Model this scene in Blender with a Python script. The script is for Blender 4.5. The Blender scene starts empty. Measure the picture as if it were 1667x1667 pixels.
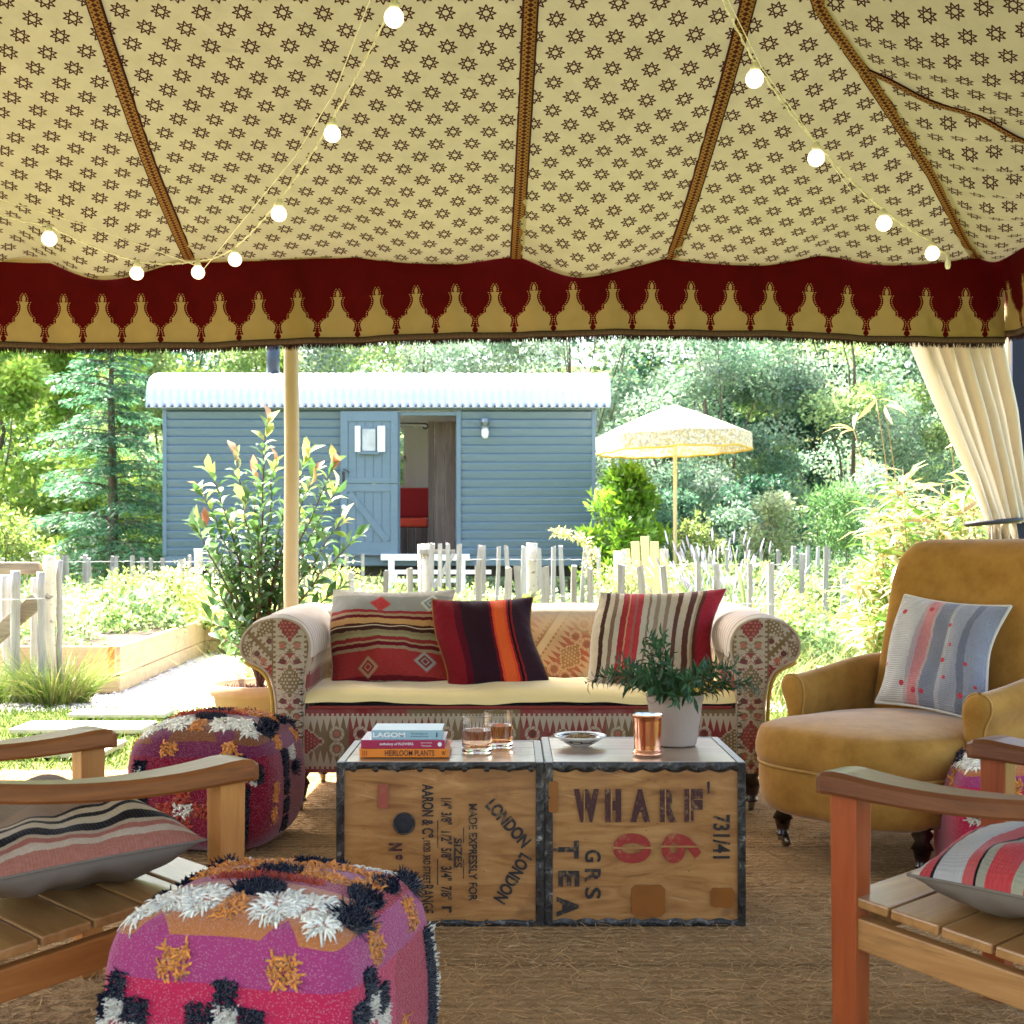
import bpy, bmesh, math, random
import numpy as np
from mathutils import Vector, Matrix
from math import pi, sin, cos, radians as R
rng = np.random.default_rng(7)
random.seed(7)
SC = bpy.context.scene
COL = SC.collection
CH = 1.05            # camera height
F = 2000.0           # focal length in pixels of the 1667 px photograph

# ---------------- camera, world, sun, exposure ----------------
cam = bpy.data.cameras.new('camera'); cam.lens = 36*F/1667; cam.sensor_width = 36
cam.shift_y = 61.5/1667; cam.clip_start = .05; cam.clip_end = 500
camo = bpy.data.objects.new('camera', cam); COL.objects.link(camo)
cam.dof.use_dof = True; cam.dof.focus_distance = 3.9; cam.dof.aperture_fstop = 9
camo.location = (0, 0, CH); camo.rotation_euler = (pi/2, 0, 0); SC.camera = camo
SUN_EL, SUN_AZ = R(57), R(-45)      # azimuth from +Y (behind the garden) towards -X
W = bpy.data.worlds.new('World'); SC.world = W; W.use_nodes = True
wn = W.node_tree; bg = wn.nodes['Background']
sky = wn.nodes.new('ShaderNodeTexSky'); sky.sky_type = 'NISHITA'; sky.sun_disc = False
sky.sun_elevation = SUN_EL; sky.sun_rotation = SUN_AZ; sky.dust_density = 5; sky.air_density = 1.0; sky.ozone_density = .2
wn.links.new(sky.outputs[0], bg.inputs[0]); bg.inputs[1].default_value = .15
sl = bpy.data.lights.new('sun', 'SUN'); sl.energy = 5.0; sl.angle = R(2.5); sl.color = (1, .95, .86)
so = bpy.data.objects.new('sun', sl); COL.objects.link(so)
sd = Vector((sin(SUN_AZ)*cos(SUN_EL), cos(SUN_AZ)*cos(SUN_EL), sin(SUN_EL)))
so.rotation_euler = sd.to_track_quat('Z', 'Y').to_euler()
SC.view_settings.view_transform = 'Standard'; SC.view_settings.look = 'None'
SC.view_settings.exposure = 3.0; SC.view_settings.gamma = 1
SC.render.engine = 'CYCLES'; SC.cycles.max_bounces = 10; SC.cycles.diffuse_bounces = 5
SC.cycles.transparent_max_bounces = 16; SC.cycles.sample_clamp_indirect = 6

def at(px, py, Y):
    return np.array([(px-833.5)*Y/F, Y, CH-(py-895)*Y/F])

# ---------------- tiny node language ----------------
class S:
    def __init__(s, m, k): s.m = m; s.k = k
    def __add__(a, b): return a.m.math('ADD', a, b)
    __radd__ = __add__
    def __sub__(a, b): return a.m.math('SUBTRACT', a, b)
    def __rsub__(a, b): return a.m.math('SUBTRACT', b, a)
    def __mul__(a, b): return a.m.math('MULTIPLY', a, b)
    __rmul__ = __mul__
    def __truediv__(a, b): return a.m.math('DIVIDE', a, b)
    def __lt__(a, b): return a.m.math('LESS_THAN', a, b)
    def __gt__(a, b): return a.m.math('GREATER_THAN', a, b)
    def __abs__(a): return a.m.math('ABSOLUTE', a)
    def frac(a): return a.m.math('FRACT', a)
    def floor(a): return a.m.math('FLOOR', a)
    def sin(a): return a.m.math('SINE', a)
    def cos(a): return a.m.math('COSINE', a)
    def pp(a, s): return a.m.math('PINGPONG', a, s)
    def pw(a, s): return a.m.math('POWER', a, s)
    def clamp(a): return a.m.math('MINIMUM', a.m.math('MAXIMUM', a, 0.0), 1.0)
    def snap(a, s): return (a/s).floor()*s+s*.5
    def tri(a, p): return (a/p).pp(.5)*2.0      # 0..1 triangle wave of period p
def mn(a, b): return (a if isinstance(a, S) else b).m.math('MINIMUM', a, b)
def mx(a, b): return (a if isinstance(a, S) else b).m.math('MAXIMUM', a, b)

class Mat:
    def __init__(s, name):
        s.mat = bpy.data.materials.new(name); s.mat.use_nodes = True
        s.nt = s.mat.node_tree; s.nt.nodes.clear(); s._tc = None
    def n(s, t): return s.nt.nodes.new(t)
    def put(s, sock, v):
        if isinstance(v, S): s.nt.links.new(v.k, sock)
        elif isinstance(v, (tuple, list)):
            v = tuple(v); d = sock.default_value
            sock.default_value = v+(1,) if len(v) == 3 and len(d) == 4 else v
        else: sock.default_value = v
    def math(s, op, a, b=None):
        n = s.n('ShaderNodeMath'); n.operation = op; s.put(n.inputs[0], a)
        if b is not None: s.put(n.inputs[1], b)
        return S(s, n.outputs[0])
    def tc(s, kind='Object'):
        if s._tc is None: s._tc = s.n('ShaderNodeTexCoord')
        return S(s, s._tc.outputs[kind])
    def sep(s, v):
        n = s.n('ShaderNodeSeparateXYZ'); s.put(n.inputs[0], v); return [S(s, n.outputs[i]) for i in range(3)]
    def comb(s, x, y, z=0.0):
        n = s.n('ShaderNodeCombineXYZ'); [s.put(n.inputs[i], q) for i, q in enumerate((x, y, z))]; return S(s, n.outputs[0])
    def scale(s, v, sc):
        n = s.n('ShaderNodeMapping'); s.put(n.inputs[0], v); n.inputs['Scale'].default_value = sc; return S(s, n.outputs[0])
    def noise(s, sc, detail=3, vec=None, rough=.5, dist=0):
        n = s.n('ShaderNodeTexNoise'); n.inputs['Scale'].default_value = sc; n.inputs['Detail'].default_value = detail
        n.inputs['Roughness'].default_value = rough; n.inputs['Distortion'].default_value = dist
        s.put(n.inputs['Vector'], vec if vec is not None else s.tc()); return S(s, n.outputs['Fac'])
    def vor(s, sc, vec=None, out='Distance', feat='F1'):
        n = s.n('ShaderNodeTexVoronoi'); n.feature = feat; n.inputs['Scale'].default_value = sc
        s.put(n.inputs['Vector'], vec if vec is not None else s.tc()); return S(s, n.outputs[out])
    def mix(s, f, a, b, mode='MIX'):
        n = s.n('ShaderNodeMix'); n.data_type = 'RGBA'; n.blend_type = mode
        s.put(n.inputs[0], f); s.put(n.inputs[6], a); s.put(n.inputs[7], b); return S(s, n.outputs[2])
    def ramp(s, f, stops, interp='LINEAR'):
        n = s.n('ShaderNodeValToRGB'); cr = n.color_ramp; cr.interpolation = interp
        while len(cr.elements) < len(stops): cr.elements.new(.5)
        for e, (p, c) in zip(cr.elements, stops): e.position = p; e.color = tuple(c)+(1,)
        s.put(n.inputs[0], f); return S(s, n.outputs[0])
    def rnd(s): return S(s, s.n('ShaderNodeObjectInfo').outputs['Random'])
    def attr(s, nm='Col'):
        n = s.n('ShaderNodeVertexColor'); n.layer_name = nm; return S(s, n.outputs[0])
    def hsv(s, col, h=.5, sat=1., v=1.):
        n = s.n('ShaderNodeHueSaturation'); s.put(n.inputs['Hue'], h); s.put(n.inputs['Saturation'], sat)
        s.put(n.inputs['Value'], v); s.put(n.inputs['Color'], col); return S(s, n.outputs[0])
    def out(s, col, rough=.6, bump=None, bs=.4, bd=.004, metal=0, spec=.5, sheen=0, transl=0, tcol=None, coat=0, crough=.06, emit=None, es=0, trans=0, ior=1.45, alpha=None):
        p = s.n('ShaderNodeBsdfPrincipled'); s.put(p.inputs['Base Color'], col); s.put(p.inputs['Roughness'], rough)
        s.put(p.inputs['Metallic'], metal); p.inputs['Specular IOR Level'].default_value = spec; p.inputs['IOR'].default_value = ior
        p.inputs['Transmission Weight'].default_value = trans; p.inputs['Coat Weight'].default_value = coat; p.inputs['Coat Roughness'].default_value = crough
        if sheen: p.inputs['Sheen Weight'].default_value = sheen; p.inputs['Sheen Roughness'].default_value = .35
        if emit is not None: s.put(p.inputs['Emission Color'], emit); p.inputs['Emission Strength'].default_value = es
        if bump is not None:
            b = s.n('ShaderNodeBump'); b.inputs['Strength'].default_value = bs; b.inputs['Distance'].default_value = bd
            s.put(b.inputs['Height'], bump); s.nt.links.new(b.outputs[0], p.inputs['Normal'])
        res = p.outputs[0]
        if transl:
            t = s.n('ShaderNodeBsdfTranslucent'); s.put(t.inputs[0], tcol if tcol is not None else col)
            ms = s.n('ShaderNodeMixShader'); ms.inputs[0].default_value = transl
            s.nt.links.new(res, ms.inputs[1]); s.nt.links.new(t.outputs[0], ms.inputs[2]); res = ms.outputs[0]
        o = s.n('ShaderNodeOutputMaterial'); s.nt.links.new(res, o.inputs[0]); return s.mat

def plain(name, c, rough=.6, nz=.15, sc=30, **kw):
    m = Mat(name); f = m.noise(sc, 4)
    c2 = tuple(min(1, x*(1+nz)) for x in c); c1 = tuple(x*(1-nz) for x in c)
    if 'bump' not in kw: kw['bump'] = f; kw.setdefault('bs', .15)
    return m.out(m.mix(f, c1, c2), rough, **kw)
def wood(name, c1, c2, axis='x', sc=1., rough=.5, dark=None, spec=.5, bs=.15, coat=0, vary=.25, crough=.25):
    m = Mat(name); st = {'x': (1.2, 14, 14), 'y': (14, 1.2, 14), 'z': (14, 14, 1.2)}[axis]
    v = m.scale(m.tc(), tuple(q*sc for q in st)); o = m.rnd()
    x, y, z = m.sep(v); v = m.comb(x+o*37.0, y+o*11.0, z+o*23.0)
    g = m.noise(1.5, 6, v, .62, 1.2); fine = m.noise(9, 3, v, .6)
    col = m.ramp(g, [(.3, c1), (.5, tuple((a+b)/2 for a, b in zip(c1, c2))), (.68, c2)])
    if dark: col = m.mix(((m.noise(4, 3, v, .7)-.55)*6.0).clamp()*.6, col, dark)
    col = m.hsv(col, .5, 1., (1-vary/2)+o*vary)
    return m.out(m.mix(fine*.35, col, tuple(q*.55 for q in c1)), rough, bump=g+fine*.5, bs=bs, spec=spec, coat=coat, crough=crough)

# ---------------- object helpers ----------------
def setp(o, label=None, cat=None, group=None, kind=None):
    if label: o['label'] = label
    if cat: o['category'] = cat
    if group: o['group'] = group
    if kind: o['kind'] = kind
    return o
def thing(name, label, cat, loc=(0, 0, 0), rz=0, group=None):
    o = bpy.data.objects.new(name, None); COL.objects.link(o); o.empty_display_size = .1
    o.location = tuple(float(q) for q in loc); o.rotation_euler = (0, 0, rz)
    return setp(o, label, cat, group)
def root_of(p):
    while p.parent: p = p.parent
    return p
def meshdata(name, V, Fc, mats=(), smooth=False, uv=None, col=None, mi=None):
    V = np.asarray(V, float).reshape(-1, 3)
    me = bpy.data.meshes.new(name)
    if isinstance(Fc, np.ndarray) and Fc.ndim == 2:
        k = Fc.shape[1]; nf = len(Fc)
        me.vertices.add(len(V)); me.vertices.foreach_set('co', V.ravel())
        me.loops.add(nf*k); me.loops.foreach_set('vertex_index', Fc.ravel().astype(np.int32))
        me.polygons.add(nf); me.polygons.foreach_set('loop_start', (np.arange(nf)*k).astype(np.int32))
        me.polygons.foreach_set('loop_total', np.full(nf, k, np.int32)); me.update(calc_edges=True)
    else:
        me.from_pydata([tuple(v) for v in V], [], [tuple(int(i) for i in f) for f in Fc])
    for m in (mats if isinstance(mats, (list, tuple)) else [mats]): me.materials.append(m.mat if isinstance(m, Mat) else m)
    if smooth: me.polygons.foreach_set('use_smooth', [True]*len(me.polygons))
    if mi is not None: me.polygons.foreach_set('material_index', np.asarray(mi, np.int32))
    if uv is not None:
        l = me.uv_layers.new(name='UVMap'); vi = np.empty(len(me.loops), np.int32); me.loops.foreach_get('vertex_index', vi)
        l.data.foreach_set('uv', np.asarray(uv, float)[vi].ravel())
    if col is not None:
        a = me.color_attributes.new('Col', 'FLOAT_COLOR', 'POINT'); c = np.ones((len(V), 4)); c[:, :3] = col
        a.data.foreach_set('color', c.ravel())
    me.validate(); return me
def mk(name, V, Fc, mats, parent=None, world=False, loc=None, **kw):
    V = np.asarray(V, float).reshape(-1, 3)
    lab = {k: kw.pop(k) for k in ('label', 'cat', 'group', 'kind') if k in kw}
    if world and parent is not None:
        r = root_of(parent); V = V-np.array(r.location); a = -r.rotation_euler[2]
        if a: V = V@np.array([[cos(a), sin(a), 0], [-sin(a), cos(a), 0], [0, 0, 1]])
    o = bpy.data.objects.new(name, meshdata(name, V, Fc, mats, **kw)); COL.objects.link(o)
    if parent is not None: o.parent = parent
    if loc is not None: o.location = tuple(float(q) for q in loc)
    return setp(o, **lab)
def inst(src, parent=None, loc=None, rot=None, scale=None):
    o = src.copy(); COL.objects.link(o); o.parent = parent if parent is not None else src.parent
    if loc is not None: o.location = tuple(float(q) for q in loc)
    if rot is not None: o.rotation_euler = rot
    if scale is not None: o.scale = scale
    return o
def copy_tree(o, parent=None):
    c = o.copy(); COL.objects.link(c); c.parent = parent
    for ch in list(o.children): copy_tree(ch, c)
    return c
def join(parts):
    V = []; Fc = []; k = 0
    for v, f in parts:
        v = np.asarray(v, float).reshape(-1, 3); V.append(v); Fc += [[i+k for i in q] for q in f]; k += len(v)
    return np.vstack(V), Fc
def box(sx, sy, sz, c=(0, 0, 0), bev=0, rot=None, taper=1.):
    """box centred on c, bevelled edges; rot = 3x3"""
    bm = bmesh.new(); bmesh.ops.create_cube(bm, size=1)
    for v in bm.verts:
        t = taper if v.co.z < 0 else 1.
        v.co = Vector((v.co.x*sx*t, v.co.y*sy*t, v.co.z*sz))
    if bev: bmesh.ops.bevel(bm, geom=bm.edges[:]+bm.verts[:], offset=bev, segments=2, affect='EDGES', profile=.6)
    V = np.array([v.co[:] for v in bm.verts]); Fc = [[v.index for v in f.verts] for f in bm.faces]; bm.free()
    if rot is not None: V = V@np.asarray(rot).T
    return V+np.array(c, float), Fc
def rotm(ax, a):
    return np.array(Matrix.Rotation(a, 3, ax))
def bar(p, q, w, h, bev=0, up=(0, 0, 1), taper=1.):
    """square bar from p to q; h is measured along up"""
    p = Vector(p); q = Vector(q); d = (q-p); L = d.length; d.normalize(); u = Vector(up)
    if abs(d.dot(u)) > .98: u = Vector((0, 1, 0))
    s = d.cross(u).normalized(); u = s.cross(d)
    M = np.array([[s.x, u.x, d.x], [s.y, u.y, d.y], [s.z, u.z, d.z]])
    return box(w, h, L, tuple((p+q)/2), bev, M, taper)
def tube(P, r, n=8, cap=True):
    P = np.asarray(P, float); k = len(P); r = np.broadcast_to(np.asarray(r, float), (k,))
    T = np.gradient(P, axis=0); T /= np.linalg.norm(T, axis=1)[:, None]+1e-9
    ref = np.array([0, 0, 1.]) if abs(T[0, 2]) < .9 else np.array([1., 0, 0])
    V = []
    for i in range(k):
        s = np.cross(T[i], ref); s /= np.linalg.norm(s)+1e-9; u = np.cross(s, T[i])
        a = np.arange(n)*2*pi/n
        V.append(P[i]+r[i]*(np.cos(a)[:, None]*s+np.sin(a)[:, None]*u))
    V = np.vstack(V); Fc = []
    for i in range(k-1):
        for j in range(n):
            Fc.append([i*n+j, i*n+(j+1) % n, (i+1)*n+(j+1) % n, (i+1)*n+j])
    if cap: Fc.append(list(range(n))[::-1]); Fc.append([(k-1)*n+j for j in range(n)])
    return V, Fc
def lathe(prof, n=32, c=(0, 0, 0), closed=False):
    V = []; Fc = []; k = len(prof)
    for r, z in prof:
        for j in range(n): V.append((c[0]+r*cos(2*pi*j/n), c[1]+r*sin(2*pi*j/n), c[2]+z))
    for i in range(k-1 if not closed else k):
        for j in range(n):
            i2 = (i+1) % k; Fc.append([i*n+j, i*n+(j+1) % n, i2*n+(j+1) % n, i2*n+j])
    return np.array(V), Fc
def sharp(prof, e=.0004):
    P = [np.array(p, float) for p in prof]; o = []
    for i, p in enumerate(P):
        if i: d = P[i-1]-p; L = np.linalg.norm(d); o.append(tuple(p+d/L*min(e, L*.3)))
        o.append(tuple(p))
        if i < len(P)-1: d = P[i+1]-p; L = np.linalg.norm(d); o.append(tuple(p+d/L*min(e, L*.3)))
    return o
def grid(nu, nv):
    i = np.arange(nu-1)[:, None]; j = np.arange(nv-1)[None, :]
    a = (i*nv+j).ravel(); return np.stack([a, a+nv, a+nv+1, a+1], 1)
def surf(fn, nu, nv):
    u = np.linspace(0, 1, nu)[:, None]+np.zeros((1, nv)); v = np.linspace(0, 1, nv)[None, :]+np.zeros((nu, 1))
    return fn(u.ravel(), v.ravel()), grid(nu, nv)
def sm(a, b, x):
    t = np.clip((x-a)/(b-a), 0, 1); return t*t*(3-2*t)
def prism(pts, y0, y1):
    """outline in XZ extruded along Y"""
    n = len(pts); V = [(x, y0, z) for x, z in pts]+[(x, y1, z) for x, z in pts]
    Fc = [list(range(n)), list(range(n, 2*n))[::-1]]+[[i, n+i, n+(i+1) % n, (i+1) % n] for i in range(n)]
    return np.array(V, float), Fc
def unit(a): return a/(np.linalg.norm(a, axis=-1, keepdims=True)+1e-9)
def leaves(P, D, N, L, Wd, fold=.12, long=False):
    """leaf faces: base P, direction D, upper side N"""
    D = unit(D); Sd = unit(np.cross(D, N)); N = np.cross(Sd, D); n = len(P)
    L = np.broadcast_to(L, (n,))[:, None]; Wd = np.broadcast_to(Wd, (n,))[:, None]
    if not long:
        V = np.stack([P, P+D*L*.45+Sd*Wd*.5+N*L*fold, P+D*L-N*L*.08, P+D*L*.45-Sd*Wd*.5+N*L*fold], 1)
        return V.reshape(-1, 3), np.arange(n*4).reshape(n, 4), 4
    d1 = N*L*.10; d2 = N*L*.07; e = N*Wd*fold*2
    V = np.stack([P, P+D*L*.3+Sd*Wd*.42+d2+e, P+D*L*.62+Sd*Wd*.5+d1+e-N*L*.03, P+D*L-N*L*.10,
                  P+D*L*.62-Sd*Wd*.5+d1+e-N*L*.03, P+D*L*.3-Sd*Wd*.42+d2+e, P+D*L*.3+d2, P+D*L*.62+d1-N*L*.03], 1)
    b = (np.arange(n)*8)[:, None]
    q = np.concatenate([b+np.array([[0, 1, 6, 0]]), b+np.array([[1, 2, 7, 6]]), b+np.array([[5, 6, 7, 4]])], 0)
    t = np.concatenate([b+np.array([[0, 1, 6]]), b+np.array([[0, 6, 5]]), b+np.array([[2, 3, 7]]), b+np.array([[7, 3, 4]]),
                        b+np.array([[1, 2, 7]]), b+np.array([[1, 7, 6]]), b+np.array([[6, 7, 4]]), b+np.array([[6, 4, 5]])], 0)
    return V.reshape(-1, 3), t, 8
def rdir(n, up=0.):
    d = rng.normal(size=(n, 3)); d[:, 2] += up; return unit(d)
def strands(P, D, L, r, B, seg=4):
    """thin 3-sided yarns / blades; B = bend vector added with t^2"""
    n = len(P); D = unit(D); a = unit(np.cross(D, np.array([.3, .5, .8]))); b = np.cross(D, a)
    L = np.broadcast_to(L, (n,))[:, None]; rings = []
    for i in range(seg):
        t = i/(seg-1); c = P+D*L*t+B*(t*t); rr = r*(1-.55*t) if not callable(r) else r(t)
        for k in range(3):
            an = k*2*pi/3; rings.append(c+rr*(cos(an)*a+sin(an)*b))
    V = np.stack(rings, 1).reshape(-1, 3); fs = []
    for i in range(seg-1):
        for k in range(3): fs.append([i*3+k, i*3+(k+1) % 3, (i+1)*3+(k+1) % 3, (i+1)*3+k])
    fs = np.array(fs); Fc = (np.arange(n)[:, None, None]*(seg*3)+fs[None]).reshape(-1, 4)
    return V, Fc, seg*3
def text_mesh(body, size, bold=0.0, ext=.0004, sx=1., shear=0., spacing=1.):
    cu = bpy.data.curves.new('t', 'FONT'); cu.body = body; cu.size = size; cu.offset = bold; cu.extrude = ext
    cu.align_x = 'CENTER'; cu.align_y = 'CENTER'; cu.space_character = spacing; cu.shear = shear; cu.resolution_u = 4
    o = bpy.data.objects.new('t', cu); COL.objects.link(o)
    dg = bpy.context.evaluated_depsgraph_get(); me = bpy.data.meshes.new_from_object(o.evaluated_get(dg))
    V = np.array([v.co[:] for v in me.vertices]) if len(me.vertices) else np.zeros((0, 3))
    Fc = [list(p.vertices) for p in me.polygons]
    bpy.data.objects.remove(o); bpy.data.curves.remove(cu); bpy.data.meshes.remove(me)
    if len(V): V[:, 0] *= sx
    return V, Fc
def put_text(parent, name, body, size, c, mat, ang=0, bold=0., sx=1., y=-1, gaps=None, fit=None, spacing=1.):
    """flat lettering on a face looking to -Y; c = (x, y, z) local centre; ang = turn in the face; fit=(w,h)"""
    V, Fc = text_mesh(body, size, bold, spacing=spacing)
    if fit:
        mnv = V.min(0); mxv = V.max(0); V -= (mnv+mxv)/2
        V[:, 0] *= fit[0]/(mxv[0]-mnv[0]); V[:, 1] *= fit[1]/(mxv[1]-mnv[1])
    else: V[:, 0] *= sx
    ca, sa = cos(ang), sin(ang)
    X = V[:, 0]*ca-V[:, 1]*sa; Z = V[:, 0]*sa+V[:, 1]*ca
    return mk(name, np.stack([c[0]+X, np.full(len(X), c[1])-V[:, 2], c[2]+Z], 1), Fc, mat, parent)
# ---------------- materials ----------------
def mat_canvas(stars=True, name='printed_canvas'):
    m = Mat(name); u, v, _ = m.sep(m.tc('UV')); n = m.noise(9, 4); n2 = m.noise(60, 3)
    base = m.mix(n, (.235, .222, .142), (.325, .308, .208))
    if stars:
        a = abs((u/.150).frac()-.5); b = abs((v/.158).frac()-.5); k = (a+b) > .5
        x = (a+k*(.5-a-a))*.150; y = (b+k*(.5-b-b))*.158
        th = m.math('ARCTAN2', y, x).pp(pi/8); r = ((x*x)+(y*y)).pw(.5); p = r*th.cos(); q = r*th.sin()
        Rr = .0375; c = Rr*.37; w = .0029
        f = lambda A: p*cos(R(A))+q*sin(R(A))
        e1 = abs(f(67.5)-c); e2 = abs(f(22.5)-c*1.06); e3 = abs(f(-67.5)-c)
        ln = mn(mn(e1, e2), e3) < w
        star = ln*(f(67.5) < c+w)*(p < Rr*1.02)
        col = m.mix(star, base, (.028, .006, .006))
    else: col = base
    return m.out(col, .85, bump=n2*.15+m.noise(7, 3, None, .5, 1.5)*4.0, bs=.3, bd=.012, spec=.1, transl=.045, tcol=m.mix(.7, col, (.75, .62, .34), 'MULTIPLY') if False else col)
M_CANVAS = mat_canvas(); M_CREAM = mat_canvas(False, 'cream_canvas')
def mat_trim():
    m = Mat('woven_trim'); u, v, _ = m.sep(m.tc('UV'))      # u across 0..1, v metres
    a = abs(u-.5)*2.0; w = (v/.022).tri(1.0)
    edge = a > .8; wav = abs(a-.15-w*.45) < .16; dash = (abs(a-.66) < .09)*((v/.011).frac() < .6)
    col = m.mix(mx(wav, dash), (.040, .006, .006), (.25, .135, .04)); col = m.mix(edge, col, (.035, .004, .004))
    return m.out(col, .8, bump=wav*1.0, bs=.5, bd=.002, spec=.2)
M_TRIM = mat_trim()
def mat_valance():
    m = Mat('arch_print_valance'); u, v, _ = m.sep(m.tc('UV'))   # metres, v up from the hem
    a = abs((u/.195).frac()-.5)*.195
    def curve(pts, x):
        n = m.n('ShaderNodeFloatCurve'); c = n.mapping.curves[0]
        for i, (px_, py_) in enumerate(pts):
            X, Y = px_/400, py_/100
            if i == 0: c.points[0].location = (0, Y)
            elif i == len(pts)-1: c.points[1].location = (1, Y) if False else (1, 0)
            if i: c.points.new(X, Y)
        n.mapping.update()
        for p in c.points: p.handle_type = 'VECTOR'
        n.mapping.update(); m.put(n.inputs['Value'], x/.4); return S(m, n.outputs[0])*.1
    P = [(0, 97.5), (6, 92), (14, 83), (24, 84), (31, 90), (33, 76), (36, 76), (50, 81), (66, 84), (80, 80), (92, 68), (104, 50), (105, 43), (124, 43), (126, 42), (136, 30), (150, 22),
         (166, 16), (184, 15), (196, 19), (205, 24), (206, 1), (208, 6), (216, 9), (226, 8), (236, 3), (242, 0), (260, 0)]
    hw = curve(P, v); cream = a < hw
    nn = m.noise(12, 3)
    red = m.mix(nn, (.042, .0007, .0016), (.078, .0015, .0026)); cr = m.mix(nn, (.25, .18, .075), (.33, .25, .115))
    hw2 = curve([(x, min(97, y+9.5)) for x, y in P if x < 246]+[(247, 6), (252, 0), (260, 0)], v)
    dots = (abs(a-hw2) < .0022)*((v/.0105).frac() < .5)*(v > .03)*(v < .248)
    line = (a-hw < .004)*(a > hw)*(v < .244)
    col = m.mix(cream, m.mix(line, red, (.05, .0, .002)), cr); col = m.mix(dots, col, (.36, .2, .1))
    return m.out(col, .85, bump=nn+m.noise(200, 2)*.3, bs=.3, bd=.003, spec=.1, transl=.02)
M_VAL = mat_valance()
M_FRINGE = plain('dark_fringe', (.022, .004, .006), .8)
M_BLACK = plain('black_iron', (.02, .02, .022), .45, spec=.4)
M_DRAPE = plain('cream_curtain_cotton', (.52, .47, .37), .9, .08, 12, transl=.12)
M_POLE = plain('pale_pole_paint', (.42, .35, .23), .6, .12, 6)
M_LEG = wood('dark_turned_wood', (.012, .005, .004), (.035, .012, .008), 'z', 1, .25, coat=.3)
M_BRASS = plain('dull_metal', (.22, .19, .14), .35, metal=1)
M_MUST = None
def mat_velvet():
    m = Mat('mustard_velvet'); n = m.noise(9, 5, None, .7); n2 = m.noise(260, 3)
    col = m.mix(((n-.3)*2.2).clamp(), (.26, .125, .024), (.42, .22, .05))
    return m.out(col, .85, bump=n2+n*3.0, bs=.3, bd=.002, spec=.03, sheen=.28)
M_MUST = mat_velvet()
M_PIPE = plain('mustard_piping', (.40, .22, .05), .8)

def kilim(m, a, b, per=.34, vc=.125, hv=.125, warm=1):
    """a along, b across (0..2*hv) -> colour; toothed bands, medallions and grape clusters"""
    red = (.22, .013, .014); cream = (.42, .34, .22); olive = (.17, .105, .035); sal = (.38, .10, .05); dk = (.10, .02, .015)
    cell = (a/per).floor(); par = (cell/2.0).frac() > .25
    x = abs((a/per).frac()-.5)*per; y = abs(b-vc)
    bgc = m.mix(par, red, olive); fg = m.mix(par, olive, red)
    xs = x.snap(.008); ys = y.snap(.008)
    t = (a/.026).tri(1.0)
    col = m.mix((y+t*.055) > (hv*.66+xs*.12), bgc, cream)            # long cream teeth
    col = m.mix((xs*.75+ys) < .058, col, cream)
    col = m.mix((xs*.75+ys) < .050, col, fg)
    grape = ((a/.014).frac() > .45)*(((b+(a/.014).floor()*.007)/.014).frac() > .45)
    col = m.mix(((xs*.75+ys) < .040)*grape, col, m.mix(par, cream, sal))
    hx = x-per*.36; hr = ((hx*hx)+(y-.03)*(y-.03)).pw(.5).snap(.006)
    hook = (abs(hr-.022) < .006)*(((hx+y)/.02).frac() > .15)
    col = m.mix(hook, col, cream); col = m.mix(hr < .012, col, m.mix(par, dk, sal))
    comb = (y > hv*.88-((a/.02).frac() < .5)*.010)
    col = m.mix(comb, col, m.mix((a/.9).frac() > .5, red, olive))
    return col
def weave(m, col, dark=.75, sc=420):
    n = m.noise(sc, 2); n2 = m.noise(14, 4)
    return m.mix((n2*.5).clamp(), m.mix(n*.6, col, m.hsv(col, .5, .9, dark)), m.hsv(col, .5, .8, 1.15)), n+n2*.7
def mat_kilim(name, src='rail'):
    m = Mat(name)
    if src == 'rail':
        x, y, z = m.sep(m.tc()); c = kilim(m, x, z-.165)
    elif src == 'front':
        x, y, z = m.sep(m.tc()); c = kilim(m, z+.02, abs(x)*1.0, .22, .0, .075); c = m.mix(abs(x) > .072, c, kilim(m, z*.7+abs(x)*.7, ((abs(x)*.7-z*.7)/.13).frac()*.13, .13, .065, .065))
    elif src == 'arm':
        u, v, _ = m.sep(m.tc('UV')); c = kilim(m, u+.1, (v/.26).frac()*.26, .30, .13, .125)
        str_ = (abs((u/.04).frac()-.5)*2.0 > .6)
        c = m.mix((v > .33)*(v < .60), c, m.mix(str_, (.60, .54, .44), m.mix(m.noise(5), (.45, .33, .24), (.5, .26, .2))))  # washed-out pale stripes: light on the arm tops put into the colour
    else:
        x, y, z = m.sep(m.tc()); d = x*.82-z*.57; e = x*.57+z*.82
        c = kilim(m, e, (d/.27).frac()*.27, .24, .13, .13)
        c = m.mix(.35, c, (.45, .20, .10)); c = m.mix(abs((d/.27).frac()-.5) > .44, c, (.5, .4, .26))
        c = m.mix(((z-.66)*9.0).clamp()*.8, c, (.62, .55, .45))  # paler towards the top: bright upper edge of the back painted in
    fd = m.noise(7, 4, None, .65); c = m.mix(((fd-.35)*1.6).clamp()*.42, c, (.40, .30, .20)); c = m.mix((m.noise(3, 2)-.45).clamp()*1.5, c, m.hsv(c, .5, .8, .6))
    c, b = weave(m, c)
    return m.out(c, .9, bump=b, bs=.4, bd=.003, spec=.1, sheen=.2)
M_KR, M_KF, M_KA, M_KB = [mat_kilim('kilim_'+s, s) for s in ('rail', 'front', 'arm', 'back')]
M_SEAT = plain('pale_yellow_velvet', (.76, .60, .28), .9, .08, 6, sheen=.3, spec=.1)
M_EDGE = plain('yellow_felt_edge', (.50, .33, .06), .9)

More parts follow.
